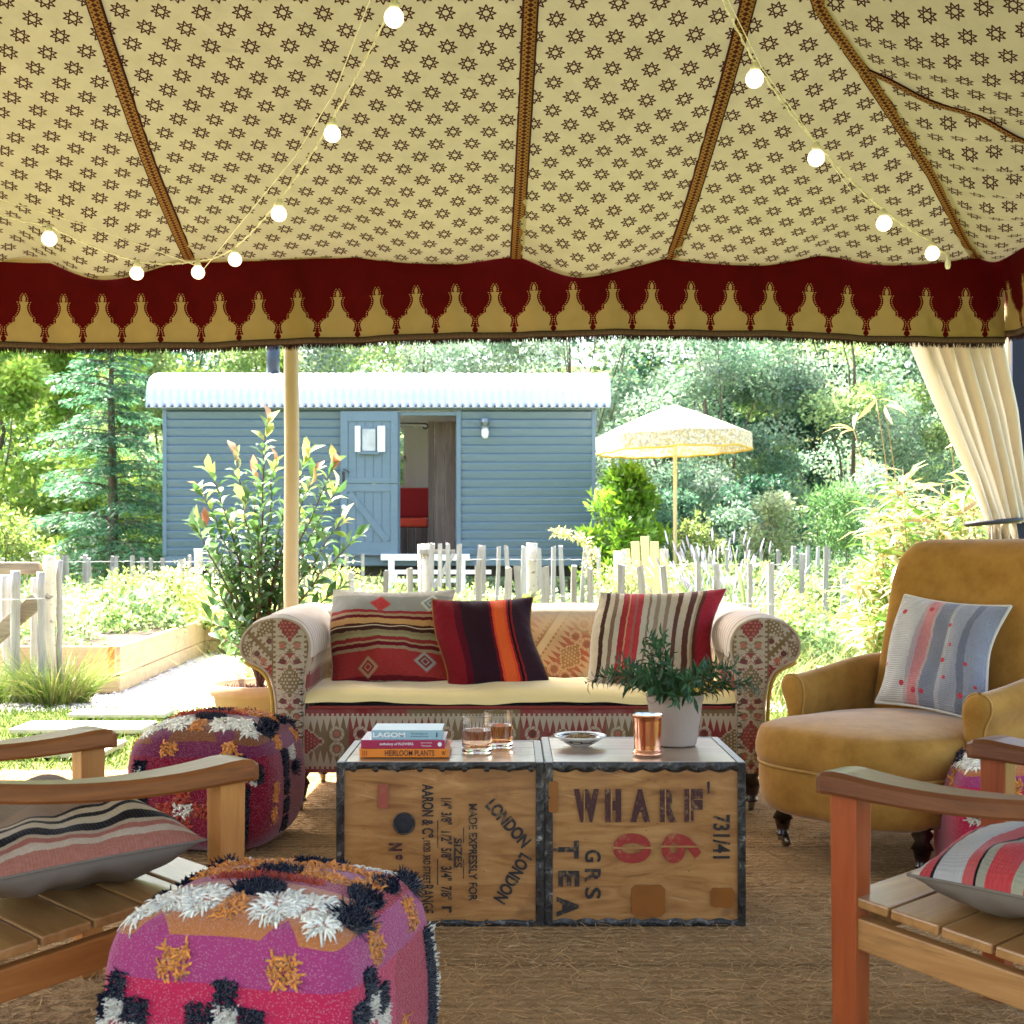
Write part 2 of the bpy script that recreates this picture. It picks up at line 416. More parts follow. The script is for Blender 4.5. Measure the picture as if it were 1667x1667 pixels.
def stripes(name, bands, axis='u', wav=.0, slub=.25, fuzz=1.0, extra=None, scale=60):
    """bands: list of (upto 0..1, colour)"""
    m = Mat(name); u, v, _ = m.sep(m.tc('UV')); t = u if axis == 'u' else v; o = v if axis == 'u' else u
    n = m.noise(6, 2, m.comb(o*3.0, t*.5)); t = t+(n-.5)*wav
    st = [(0, bands[0][1])]+[(bands[i][0], bands[i+1][1]) for i in range(len(bands)-1)]
    # more than 32 stops are never needed
    col = m.ramp(t, st, 'CONSTANT')
    if extra: col = extra(m, u, v, col)
    rib = ((o*scale).frac()-.5); rib = abs(rib)*2.0
    thr = m.noise(1, 3, m.comb(t*260.0, o*26.0), .6); 
    col = m.mix((thr-.3).clamp()*slub*2.0, col, m.hsv(col, .5, .7, 1.7))
    n2 = m.noise(10, 4); col = m.mix((n2*.45).clamp(), col, m.hsv(col, .5, 1., .55))
    return m.out(col, .92, bump=rib+thr*1.2, bs=.55*fuzz, bd=.0025, spec=.08, sheen=.15)
cr = (.50, .42, .30); rd = (.30, .018, .02); dr = (.14, .006, .012); br = (.055, .02, .014); bl = (.012, .008, .008); tan = (.36, .24, .13); gy = (.30, .29, .26); orr = (.72, .10, .008); sal = (.50, .16, .10)
def ex_A(m, u, v, col):
    def medal(col, cx, cy, s, c1, c2):
        x = abs(u-cx)*.5; y = abs(v-cy)*.45; d = (x+y).snap(.006); z = (x-y)
        spike = (d < s+abs(((x-y)/.012).frac()-.5)*.014)
        col = m.mix(spike, col, c1); col = m.mix((d < s*.72)*(d > s*.45), col, c2); return m.mix(d < s*.25, col, c2)
    col = medal(col, .33, .17, .042, tan, rd); col = medal(col, .80, .24, .042, gy, (.2, .03, .03))
    col = medal(col, .42, .83, .040, (.5, .04, .03), (.45, .02, .02)); col = medal(col, .84, .84, .040, (.55, .55, .5), (.2, .25, .24))
    zz = abs(v-.575-((u*22.0).sin())*.006) < .005
    return m.mix(zz, col, (.6, .5, .35))
M_CA = stripes('kilim_grey_red', [(.05, (.24, .17, .1)), (.09, dr), (.33, (.32, .022, .02)), (.36, (.30, .2, .12)), (.40, dr), (.42, tan), (.46, (.26, .02, .02)), (.49, (.30, .27, .13)), (.53, (.26, .2, .1)), (.555, br), (.60, (.08, .02, .012)), (.66, (.52, .28, .09)), (.69, dr), (.715, tan), (.75, (.3, .02, .02)), (.92, gy), (1, (.46, .42, .36))], 'v', .03, extra=ex_A)
M_CB = stripes('kilim_plum_orange', [(.20, (.20, .006, .012)), (.27, (.09, .004, .012)), (.55, (.030, .010, .016)), (.575, dr), (.60, (.65, .05, .01)), (.70, orr), (.73, (.70, .05, .006)), (.75, (.25, .01, .01)), (.77, bl), (.79, (.25, .01, .01)), (1, (.034, .014, .022))], 'u', .02, .15)
M_CC = stripes('kilim_cream_red_stripes', [(.05, cr), (.08, br), (.12, cr), (.15, (.2, .12, .08)), (.19, cr), (.235, rd), (.25, (.5, .25, .12)), (.29, (.45, .03, .035)), (.31, (.3, .1, .07)), (.355, (.42, .025, .03)), (.40, cr), (.42, (.26, .16, .1)), (.46, cr), (.495, (.30, .22, .15)), (.54, cr), (.575, (.28, .19, .13)), (.63, cr), (.67, (.12, .05, .035)), (.73, cr), (.78, (.11, .04, .03)), (.80, cr), (.82, tan), (.85, (.10, .03, .02)), (1, (.30, .008, .02))], 'u', .015)
def ex_D(m, u, v, col):
    cells = m.comb(u*7.0, v*7.0); d = m.vor(1.0, cells); h = m.vor(1.0, cells, 'Color')
    hr, _, _ = m.sep(h)
    return m.mix((d < .17)*(hr > .3), col, (.45, .01, .03))
M_CD = stripes('grey_pink_flecked_weave', [(.30, (.46, .44, .42)), (.34, (.40, .30, .30)), (.43, (.48, .17, .17)), (.46, (.42, .3, .3)), (.60, (.19, .20, .25)), (.64, (.36, .35, .36)), (.78, (.27, .28, .32)), (.84, (.15, .16, .21)), (1, (.24, .25, .30))], 'u', .03, .5, 1.3, extra=ex_D)
M_CE = stripes('brown_black_stripes', [(.035, (.36, .12, .07)), (.06, (.48, .34, .22)), (.085, (.34, .10, .06)), (.105, (.42, .30, .19)), (.155, bl), (.20, (.50, .40, .28)), (.23, bl), (.265, (.5, .4, .28)), (.285, bl), (.42, (.28, .18, .12)), (1, (.22, .16, .11))], 'v', .015, .35)
M_CF = stripes('red_grey_stripes', [(.05, cr), (.10, (.40, .03, .03)), (.115, bl), (.25, (.38, .35, .31)), (.30, (.42, .06, .05)), (.312, bl), (.35, (.28, .25, .17)), (.47, (.44, .025, .025)), (.52, (.30, .28, .18)), (.58, (.40, .02, .02)), (.66, (.26, .25, .15)), (.76, (.42, .025, .025)), (.82, (.3, .28, .2)), (.9, (.4, .03, .03)), (1, (.35, .33, .28))], 'u', .012, .35)
M_BACKING = plain('grey_brown_backing', (.17, .135, .10), .9, .08, 40)
M_WHITEBACK = plain('off_white_backing', (.55, .52, .46), .9, .08, 40)

def mat_rug():
    m = Mat('jute_matting'); v = m.tc(); x, y, z = m.sep(v)
    n = m.noise(1, 4, m.scale(v, (22, 60, 1)), .7); n2 = m.noise(130, 3, None, .7); big = m.noise(1.2, 3)
    band = m.noise(1, 2, m.scale(v, (.5, 5, 1))); rows = abs((y*26.0+m.noise(4, 2)*.8).frac()-.5)*2.0
    c = m.mix(n, (.16, .085, .032), (.64, .40, .19)); c = m.mix(n2*.6, c, (.66, .44, .22)); c = m.mix(((band-.5)*5.0).clamp()*.35, c, (.12, .068, .03))
    ln = ((y/.62).frac() < .018)
    c = m.mix(ln*.5, c, (.07, .035, .015))
    c = m.mix((rows*.45).clamp()*(.4+n), c, (.22, .12, .045))
    return m.out(c, .95, bump=n+n2*1.4-rows*.9, bs=.9, bd=.010, spec=.08)
M_RUG = mat_rug(); M_FIBRE = plain('jute_fibre', (.30, .19, .09), .9, .35, 3)
M_CR = Mat('crate_plywood')
def crate_mat():
    m = M_CR; v = m.tc(); o = m.rnd(); x, y, z = m.sep(v); w = m.comb(x*2.2+o*9.0, y*6.0, z*11.0+o*5.0)
    g = m.noise(2.2, 5, w, .6, 1.6); f = m.noise(60, 3); s = m.noise(2.6, 3)
    c = m.ramp(g, [(.25, (.20, .075, .016)), (.45, (.37, .165, .046)), (.6, (.44, .215, .066)), (.75, (.52, .28, .095))])
    c = m.mix(((s-.50)*5.0).clamp()*.55, c, (.20, .085, .03)); s2 = m.noise(7, 4, None, .7); c = m.mix(((s2-.58)*7.0).clamp()*.5, c, (.12, .05, .02)); sp = m.vor(30) < .06
    c = m.mix(sp*.6, c, (.08, .035, .015)); sc = m.noise(1, 3, m.comb(x*4.0, y, z*90.0+x*20.0), .7); c = m.mix((sc > .66)*.35, c, (.62, .42, .22)); ed_ = mx(abs(x)*4.2, abs(z-.228)*5.2); c = m.mix(((ed_+(s-.5)*1.2-.95)*2.2).clamp()*.6, c, (.13, .055, .02))
    return m.out(c, .42, bump=g+f*.4, bs=.15, spec=.4, coat=.15)
crate_mat()
def tin_mat():
    m = Mat('dark_tin_edging'); n = m.noise(22, 4, None, .7, 1.5); n2 = m.noise(5, 2)
    c = m.ramp(n, [(.3, (.012, .011, .010)), (.52, (.05, .047, .042)), (.63, (.13, .12, .105)), (.72, (.4, .38, .34))]); c = m.mix((n2-.4).clamp()*.8, c, (.06, .035, .02))
    return m.out(c, .38, bump=n, bs=.8, bd=.004, metal=.55)
M_TIN = tin_mat()
def ink(name, c):
    m = Mat(name); n = m.noise(70, 4, None, .75); n2 = m.noise(8, 3)
    f = ((n-.54)*6.0+(n2-.5)*2.5).clamp()*.72
    return m.out(m.mix(f, c, (.34, .19, .075)), .6)
M_INK = ink('black_stencil_ink', (.02, .013, .010)); M_INKR = ink('red_stencil_ink', (.30, .022, .012)); M_INKB = ink('maroon_stencil_ink', (.055, .012, .008))
M_CHW = wood('honey_hardwood', (.27, .105, .030), (.46, .22, .075), 'x', 1, .33, (.10, .03, .01), coat=.12)
M_CHZ = wood('honey_hardwood_upright', (.34, .12, .024), (.52, .225, .055), 'z', 1, .38, coat=.05)
M_CHR = wood('red_brown_hardwood', (.25, .045, .010), (.40, .095, .025), 'z', 1, .33, coat=.15)
M_CHD = wood('brown_hardwood', (.16, .062, .026), (.30, .135, .06), 'x', 1, .3, (.08, .025, .01), coat=.15)
M_CHA = wood('tan_hardwood', (.26, .13, .05), (.42, .24, .10), 'x', 1, .38, (.11, .05, .02), coat=.1)
M_HUT = Mat('blue_grey_paint')
def hut_mat():
    m = M_HUT; n = m.noise(3, 3, m.scale(m.tc(), (1, 1, 12))); f = m.noise(40, 3)
    m.out(m.mix(n, (.082, .130, .165), (.108, .165, .205)), .38, bump=f, bs=.06, spec=.5)
hut_mat()
M_IRON = Mat('galvanised_roof')
def zinc():
    m = M_IRON; n = m.noise(4, 4); m.out(m.mix(n, (.36, .40, .41), (.48, .52, .53)), .5, bump=n, bs=.05, metal=.25)
zinc()
M_WHITE = plain('white_paint', (.76, .77, .75), .5, .04)
M_OLD = wood('reclaimed_planks', (.055, .036, .026), (.15, .105, .08), 'z', .6, .7, (.03, .02, .02), vary=.7)
M_REDF = plain('red_upholstery', (.42, .012, .012), .7, .05); M_REDL = plain('orange_red_cushion', (.62, .05, .015), .7, .05)
M_GLASS = Mat('clear_glass').out((1, 1, 1), .0, trans=1, ior=1.45)
M_WOODW = wood('weathered_paling', (.24, .22, .19), (.46, .435, .40), 'z', .8, .8, (.17, .14, .11), vary=.5)
M_WOODB = wood('weathered_brown_rail', (.20, .15, .10), (.42, .33, .23), 'x', .8, .8, (.09, .07, .05), vary=.3)
M_BIRCH = Mat('birch_bark')
def birch():
    m = M_BIRCH; v = m.tc(); n = m.noise(1, 4, m.scale(v, (14, 14, 22)), .7); n2 = m.noise(5, 3)
    m.out(m.mix(((n-.55)*7.0).clamp(), m.mix(n2, (.42, .36, .27), (.62, .56, .45)), (.10, .075, .05)), .85, bump=n, bs=.5, bd=.006)
birch()
M_SLEEP = wood('pale_raised_bed_timber', (.40, .27, .145), (.60, .45, .28), 'x', .6, .8, (.30, .17, .08), vary=.2)
M_WIRE = plain('fence_wire', (.5, .5, .48), .5)
M_SOIL = plain('soil', (.05, .032, .022), .95, .5, 40, bs=.8, bd=.02)
M_TERRA = Mat('weathered_terracotta')
def terra():
    m = M_TERRA; n = m.noise(7, 4, m.scale(m.tc(), (1, 1, .6)), .6); f = m.noise(70, 3)
    m.out(m.mix(n, (.30, .15, .07), (.46, .31, .19)), .85, bump=f, bs=.2)
terra()
M_POT = Mat('chalky_pot')
def pot():
    m = M_POT; n = m.noise(8, 4, m.scale(m.tc(), (1, 1, .35)), .65); f = m.noise(90, 3)
    m.out(m.mix(n, (.25, .185, .145), (.40, .315, .255)), .88, bump=f+n, bs=.3)
pot()
def leafmat(name, gloss=.42, tr=.35, spec=.5):
    m = Mat(name); c = m.attr()
    return m.out(c, gloss, transl=tr, tcol=m.hsv(c, .49, 1.0, 1.6), spec=spec)
M_LEAF = leafmat('foliage', .42, .5); M_GLOSSY = leafmat('glossy_leaf', .28, .3, .6); M_OLIVE = leafmat('olive_leaf', .45, .12, .35)
M_BARK = wood('bark', (.07, .05, .035), (.17, .125, .09), 'z', 1, .9)
M_STEM = plain('reddish_stem', (.09, .035, .025), .7); M_CANE = plain('bamboo_cane', (.30, .20, .075), .6)
M_MOSS = plain('moss', (.16, .24, .02), .95, .5, 80)

# ---------------- ground ----------------
def sheet(name, x0, y0, x1, y1, z, mat, nx=2, ny=2):
    V, Fc = surf(lambda u, v: np.stack([x0+(x1-x0)*u, y0+(y1-y0)*v, np.full(len(u), z)], 1), nx, ny)
    return mk(name, V, Fc, mat, kind='structure')
def gmat(name, stops, sc, bs=.6, bd=.02, vs=None):
    m = Mat(name); n = m.noise(sc, 5, None, .65); n2 = m.noise(.6, 3); c = m.ramp(n, stops)
    c = m.mix(n2*.3, c, m.hsv(c, .5, 1, .7)); b = n if vs is None else m.vor(vs)+n
    return m.out(c, .95, bump=b, bs=bs, bd=bd, spec=.15)
M_GRASS = gmat('lawn_soil', [(.3, (.07, .085, .02)), (.7, (.16, .19, .05))], 40)
M_GRAV = gmat('pale_gravel', [(.25, (.40, .36, .29)), (.5, (.62, .58, .50)), (.75, (.74, .71, .64))], 45, 1, .015, 60)
M_EARTH = gmat('garden_ground', [(.3, (.06, .07, .02)), (.7, (.14, .16, .05))], 6)
sheet('ground', -90, -25, 90, 120, -.02, M_EARTH)
sheet('lawn', -9, 5.4, 9, 8.05, -.008, M_GRASS)
sheet('gravel_path', -9, 8.0, 9, 14.2, -.004, M_GRAV)
sheet('tent_floor', -4.3, .1, 2.6, 5.86, .0, M_RUG)
# pebbles
n = 9000
P = np.stack([rng.uniform(-4.6, .2, n), 8.0+5*rng.random(n)**1.3, np.full(n, .004)], 1)
oc = np.array([[1, 0, 0], [0, 1, 0], [-1, 0, 0], [0, -1, 0], [0, 0, .7], [0, 0, -.7]])
s = rng.uniform(.007, .02, n)[:, None, None]*rng.uniform(.6, 1.3, (n, 1, 3))
an = rng.uniform(0, 6.28, n); c_, s_ = np.cos(an), np.sin(an); V = oc[None]*s
V = np.stack([V[:, :, 0]*c_[:, None]-V[:, :, 1]*s_[:, None], V[:, :, 0]*s_[:, None]+V[:, :, 1]*c_[:, None], V[:, :, 2]], 2)+P[:, None]
tf = np.array([[0, 1, 4], [1, 2, 4], [2, 3, 4], [3, 0, 4]]); Fc = (np.arange(n)[:, None, None]*6+tf[None]).reshape(-1, 3)
cl = np.repeat(rng.uniform(.28, .8, (n, 1))*np.array([[1, .94, .84]]), 6, 0)
mm = Mat('pebble'); M_PEB = mm.out(mm.attr(), .8)
mk('gravel_stones', V, Fc, M_PEB, col=cl, label='loose pale gravel stones on the path beside the raised bed', cat='gravel', kind='stuff')
# lawn blades
def blades(name, n, x0, x1, y0, y1, h, cols, label, cat, w=.0022, lean=.5, z=0., dens=None):
    P = np.stack([rng.uniform(x0, x1, n), rng.uniform(y0, y1, n), np.full(n, z)], 1)
    if dens is not None: P = P[dens(P)]; n = len(P)
    D = rdir(n, 3.2); L = h*rng.uniform(.5, 1.2, n); B = rdir(n)*L[:, None]*lean; B[:, 2] = -abs(B[:, 2])*.6
    V, Fc, k = strands(P, D, L, lambda t: w*(1-t*.9)*1.6, B, 3)
    ci = rng.integers(0, len(cols), n); c = np.array(cols)[ci]*rng.uniform(.7, 1.25, (n, 1))
    return mk(name, V, Fc, M_LEAF, col=np.repeat(c, k, 0), label=label, cat=cat, kind='stuff')
blades('grass', 34000, -4.2, 3.4, 5.84, 8.15, .035, [(.10, .18, .025), (.16, .24, .04), (.22, .26, .07)], 'short mown grass between the tent and the gravel', 'grass', .0025)
M_SLAB = plain('pale_stone', (.55, .50, .41), .85, .15, 9)
for i, (x0, x1, y0, y1) in enumerate([(-2.95, -2.05, 6.15, 6.55), (-2.85, -2.10, 6.95, 7.28), (-2.75, -2.15, 7.6, 7.82)]):
    V, Fc = box(x1-x0, y1-y0, .03, ((x0+x1)/2, (y0+y1)/2, .022), .008)
    root = (x0, y0, 0)
    mk('stepping_stone', V-np.array(root), Fc, M_SLAB, loc=root, label=['pale stepping stone nearest the tent floor, left of the far pouf', 'pale stepping stone in the middle of the lawn strip on the left', 'pale stepping stone farthest out, at the gravel edge on the left'][i], cat='paving stone', group='stepping stones in the lawn')
# jute fibres standing out of the matting
n = 60000
Y = 1.75+4.0*rng.random(n)**1.6; P = np.stack([rng.uniform(-1, 1, n)*(.2+Y*.44), Y, np.full(n, .001)], 1)
D = rng.normal(size=(n, 3)); D[:, 2] = abs(D[:, 2])*.22; L = rng.uniform(.012, .04, n); B = rng.normal(size=(n, 3))*.014; B[:, 2] = -.003
V, Fc, k = strands(P, D, L, lambda t: .0009, B, 4)
mj = Mat('jute_strand'); M_JS = mj.out(mj.attr(), .9, spec=.1)
cl = np.repeat(np.array([.46, .29, .135])*rng.uniform(.55, 1.5, (n, 1)), k, 0)
mk('jute_fibres', V, Fc, M_JS, col=cl, label='loose hairy fibres of the brown jute floor matting', cat='matting', kind='stuff')

# ---------------- tent ----------------
tent = thing('tent', 'cream canvas tent with star print roof, maroon arch valance and pale pole', 'tent', (0, 6.1, 0))
HY = [3.2, 4.48, 4.94, 5.36, 6.1]; HX = [.85, 1.113, 1.5, 1.84, 2.31]
hip = lambda Y: np.interp(Y, HY, HX)
prof = lambda t: 2.5+.22*t+.075*t*t
ATT = np.array([-5, -4.2, -3.4, -2.4, -1.6, -.78, .02, .79, 1.55, 2.31]); AMP = np.array([.05, .04, .04, .085, .012, .028, .075, .035, .03])
def roofz(X, Y):
    t = 6.1-Y; i = np.clip(np.searchsorted(ATT, X)-1, 0, len(AMP)-1); f = (X-ATT[i])/(ATT[i+1]-ATT[i])
    sag = AMP[i]*np.sin(np.pi*np.clip(f, 0, 1))**1.3
    wr = .006*np.sin(X*9+Y*3)*np.sin(Y*5-X*2)+.010*np.exp(-((X-1.9)**2+(Y-5.2)**2)/.25)*np.sin((X-Y)*22)
    return prof(t)-sag*(np.exp(-((t-.12)/.42)**2)*1.0+.30*np.exp(-t))+wr
ARC = lambda Y: (6.1-Y)*(1+.03*(6.1-Y))
def seamx(k, Y):
    b = {0: -4.2, 1: -3.2, 2: -1.6, 3: .02, 4: .79}[k]; g = {0: 0, 1: .03, 2: .045, 3: .03, 4: .045}[k]
    return b+g*(6.1-Y) if k else np.interp(Y, [3.2, 6.1], [-2.4, -4.2])
def rx(k, Y): return hip(Y) if k == 5 else np.minimum(np.maximum(seamx(k, Y), seamx(0, Y)), hip(Y))
def mirror(V): W_ = V.copy(); W_[:, 1] = 6.4-W_[:, 1]; return W_
OFF = [.03, .05, .02, .06, .0]
for k in range(5):
    nu, nv = 56, 170
    u, v = np.meshgrid(np.linspace(0, 1, nu), np.linspace(0, 1, nv), indexing='ij'); u = u.ravel(); v = v.ravel()
    Y = 6.1-2.9*v; X = rx(k, Y)+(rx(k+1, Y)-rx(k, Y))*u
    ed_ = np.minimum(u, 1-u)*(rx(k+1, Y)-rx(k, Y)); pk = .0045*np.sin(Y*47+k*2+3*np.sin(Y*5))*np.exp(-ed_/.05)+.006*np.sin(X*2.1+Y*1.3+k)*np.sin(X*5.7-Y*4.1)+.004*np.sin(X*13+Y*5.3)*np.exp(-(6.1-Y)/.5)
    V = np.stack([X, Y, roofz(X, Y)+pk], 1); UV = np.stack([X+OFF[k], ARC(Y)+OFF[k]*.7], 1)
    mk('roof_panel', V, grid(nu, nv), M_CANVAS, tent, True, uv=UV, smooth=True)
    mk('roof_panel', mirror(V), grid(nu, nv), M_CANVAS, tent, True, uv=UV, smooth=True)
def rightface(u, v):
    Y = 6.1-2.9*v; xh = hip(Y); X = xh+(2.46-xh)*u; zh = roofz(xh-.001, Y); z = zh+(2.5-zh)*u
    z -= .06*np.sin(pi*u)*(.4+.6*np.abs(np.sin((Y-4.8)*pi/1.3)))
    z += .020*np.sin((X*.6+Y)*26)*np.exp(-((Y-5.1)/.5)**2)*np.sin(pi*u)
    return np.stack([X, Y, z], 1)
V, Fc = surf(rightface, 40, 60)
UV = np.stack([V[:, 1]*1.02+.04, (V[:, 0]-1.1)*1.12], 1)
mk('roof_panel', V, Fc, M_CANVAS, tent, True, uv=UV, smooth=True); mk('roof_panel', mirror(V), Fc, M_CANVAS, tent, True, uv=UV, smooth=True)
def leftface(u, v):
    Y = 6.1-2.9*v; xh = seamx(0, Y); X = -4.2+(xh+4.2)*u; zh = roofz(xh, Y); return np.stack([X, Y, 2.5+(zh-2.5)*u], 1)
V, Fc = surf(leftface, 8, 20); UV = V[:, [1, 0]]
mk('roof_panel', V, Fc, M_CANVAS, tent, True, uv=UV, smooth=True); mk('roof_panel', mirror(V), Fc, M_CANVAS, tent, True, uv=UV, smooth=True)
def ribbon(P, S_, w, lift=-.006):
    P = np.asarray(P); S_ = unit(np.asarray(S_)); n = len(P); s = np.concatenate([[0], np.cumsum(np.linalg.norm(np.diff(P, axis=0), axis=1))])
    Nn = unit(np.cross(np.gradient(P, axis=0), S_)); Nn[Nn[:, 2] > 0] *= -1
    V = []; UV = []
    for a, up in ((-1, 0), (-.9, 1), (0, 1.15), (.9, 1), (1, 0)):
        V.append(P+S_*w/2*a+Nn*(.002+abs(lift)*up)); UV.append(np.stack([np.full(n, (a+1)/2), s], 1))
    return np.vstack(V), grid(5, n), np.vstack(UV)
Yl = 6.1-2.9*np.linspace(0, 1, 70)
for k in (1, 2, 3, 4, 5):
    X = rx(k, Yl); keep = X < hip(Yl)-.001 if k < 5 else X < 9
    P = np.stack([X, Yl, roofz(X-.0001, Yl)], 1)[keep]; g = np.gradient(P, axis=0)
    Sd = np.stack([g[:, 1]*0+1, -g[:, 0]/g[:, 1], 0*g[:, 0]], 1) if k < 5 else np.cross(g, [0, 0, 1.])
    V, Fc, UV = ribbon(P, Sd, .062 if k < 5 else .058)
    mk('seam_trim', V, Fc, M_TRIM, tent, True, uv=UV); mk('seam_trim', mirror(V), Fc, M_TRIM, tent, True, uv=UV)
v = np.full(40, (6.1-4.78)/2.9); P = rightface(np.linspace(0.02, 1, 40), v)
V, Fc, UV = ribbon(P, np.tile([0, 1., 0], (40, 1)), .035); mk('seam_trim', V, Fc, M_TRIM, tent, True, uv=UV)
# valance round the eaves
def valance(p0, p1, s0, ripple=1., bot=None, dropx=None):
    p0 = np.array(p0); p1 = np.array(p1); Ln = np.linalg.norm(p1-p0); d = (p1-p0)/Ln; nrm = np.array([-d[1], d[0]])
    nu = int(Ln/.02)+2; nv = 24; u, v = np.meshgrid(np.linspace(0, Ln, nu), np.linspace(0, 1, nv), indexing='ij'); u = u.ravel(); v = v.ravel()
    b = bot(u); z = b+(2.53-b)*v
    off = ripple*(1-v*.8)*(.014*np.sin(u*3.1+1)+.014*np.sin(u*7.7+.6*np.sin(u*2))+.009*np.sin(u*17+2*v)+.004*np.sin(u*33+5*v))
    P2 = p0+d*u[:, None]+nrm*off[:, None]
    V = np.stack([P2[:, 0], P2[:, 1], z], 1)
    mk('valance', V, grid(nu, nv), M_VAL, tent, True, uv=np.stack([u+s0, (z-b)], 1), smooth=True)
    # braid and fringe
    uu = np.linspace(0, Ln, nu); o2 = ripple*(.014*np.sin(uu*3.1+1)+.014*np.sin(uu*7.7+.6*np.sin(uu*2))+.009*np.sin(uu*17)+.004*np.sin(uu*33)); B0 = p0+d*uu[:, None]+nrm*o2[:, None]; bb = bot(uu)
    Vb = []; Ub = []
    for a, (dz, dn) in enumerate(((.006, .001), (.004, -.005), (-.026, -.005), (-.028, .003), (.006, .003))):
        Vb.append(np.stack([B0[:, 0]+nrm[0]*dn, B0[:, 1]+nrm[1]*dn, bb+dz], 1)); Ub.append(np.stack([np.full(nu, [.02, .1, .9, 1, 0][a]), uu], 1))
    mk('braid', np.vstack(Vb), grid(5, nu), M_BRAID, tent, True, uv=np.vstack(Ub))
    nn = int(Ln/.0014); w = rng.uniform(0, Ln, nn); o = np.interp(w, uu, o2); zz = bot(w)-.025
    Pf = np.stack([p0[0]+d[0]*w+nrm[0]*o, p0[1]+d[1]*w+nrm[1]*o, zz], 1); Df = np.tile([0, 0, -1.], (nn, 1))+rng.normal(size=(nn, 3))*.12
    V, Fc, _ = strands(Pf, Df, rng.uniform(.014, .028, nn), .0022, rng.normal(size=(nn, 3))*.003, 3)
    mk('fringe', V, Fc, M_FRINGE, tent, True, kind='stuff')
def braid_mat():
    m = Mat('valance_braid'); u, v, _ = m.sep(m.tc('UV')); c = ((v/.006).frac() < .55)*(abs(u-.5) < .3)
    return m.out(m.mix(c, (.022, .005, .006), (.12, .08, .06)), .8, bump=c*1.0, bs=.4, bd=.002)
M_BRAID = braid_mat()
botf = lambda u: 2.132+.012*np.sin((u-4.2)*1.7+1.2)-.052*sm(1.2, -2.6, u-4.2)-.018*sm(1.3, 2.3, u-4.2)
valance((-4.2, 6.1), (2.455, 6.1), -4.2+.671+.0975, 1, botf)
valance((2.43, 6.125), (2.46, .3), .05, 1.8, lambda u: 2.10+.035*np.exp(-u/.25)+.02*np.sin(u*3))
valance((-4.2, .3), (-4.2, 6.1), 0, 1, lambda u: 2.10+.01*np.sin(u*3)); valance((2.46, .3), (-4.2, .3), 0, 1, lambda u: 2.10+.01*np.sin(u*3))
def pole(x, y, h=2.52):
    P = np.stack([np.full(9, x)+np.array([0, .002, 0, -.002, .001, .003, 0, 0, 0]), np.full(9, y), np.linspace(0, h, 9)], 1)
    V, Fc = tube(P, .037, 20); mk('pole', V, Fc, M_POLE, tent, True, smooth=True)
pole((472.5-833.5)/F*6.1, 6.13); pole(-4.15, 6.05); pole(-4.15, .35); pole(2.27, .35); pole(2.62, 6.45); pole(-1.1, .3)
V, Fc = box(.075, .03, 2.4, (2.585, 6.27, 1.25), .006); mk('corner_strap', V, Fc, plain('navy_webbing', (.012, .016, .035), .8), tent, True)
# curtain gathered to the corner
cur = thing('tied_curtain', 'cream curtain gathered and tied back at the right tent corner', 'curtain', (2.3, 6.2, 0))
def curt(u, v):
    z = 2.30-(2.30-1.20)*v; x0 = np.interp(v, [0, .15, .45, .8, 1], [1.975, 2.0, 2.14, 2.31, 2.39]); x1 = np.interp(v, [0, .5, 1], [2.42, 2.55, 2.62])
    X = x0+(x1-x0)*u; am = .055*(1-.45*v); ph = u*2*pi*7+.9*np.sin(v*2.5)+.5*np.sin(u*9)
    return np.stack([X+.012*np.cos(ph*1.0), 6.20+am*np.sin(ph)+.02*np.sin(u*31+v*3), z-.02*np.sin(pi*u)*v], 1)
V, Fc = surf(curt, 220, 40); UV = V[:, [0, 2]]
mk('drape', V, Fc, M_DRAPE, cur, True, uv=UV, smooth=True)
V, Fc = surf(lambda u, v: np.stack([2.40+.13*u+.10*v*u+.02*np.sin(u*25), 6.20+.04*np.sin(u*28), 1.2-.55*v], 1), 60, 10)
mk('drape_tail', V, Fc, M_DRAPE, cur, True, uv=V[:, [0, 2]], smooth=True)
a = np.linspace(0, 2*pi, 40); V, Fc = tube(np.stack([2.43+.135*np.cos(a), 6.2+.075*np.sin(a), 1.19+.012*np.cos(a)], 1), .013, 8, False)
mk('tieback', V, Fc, M_BLACK, cur, True, smooth=True)

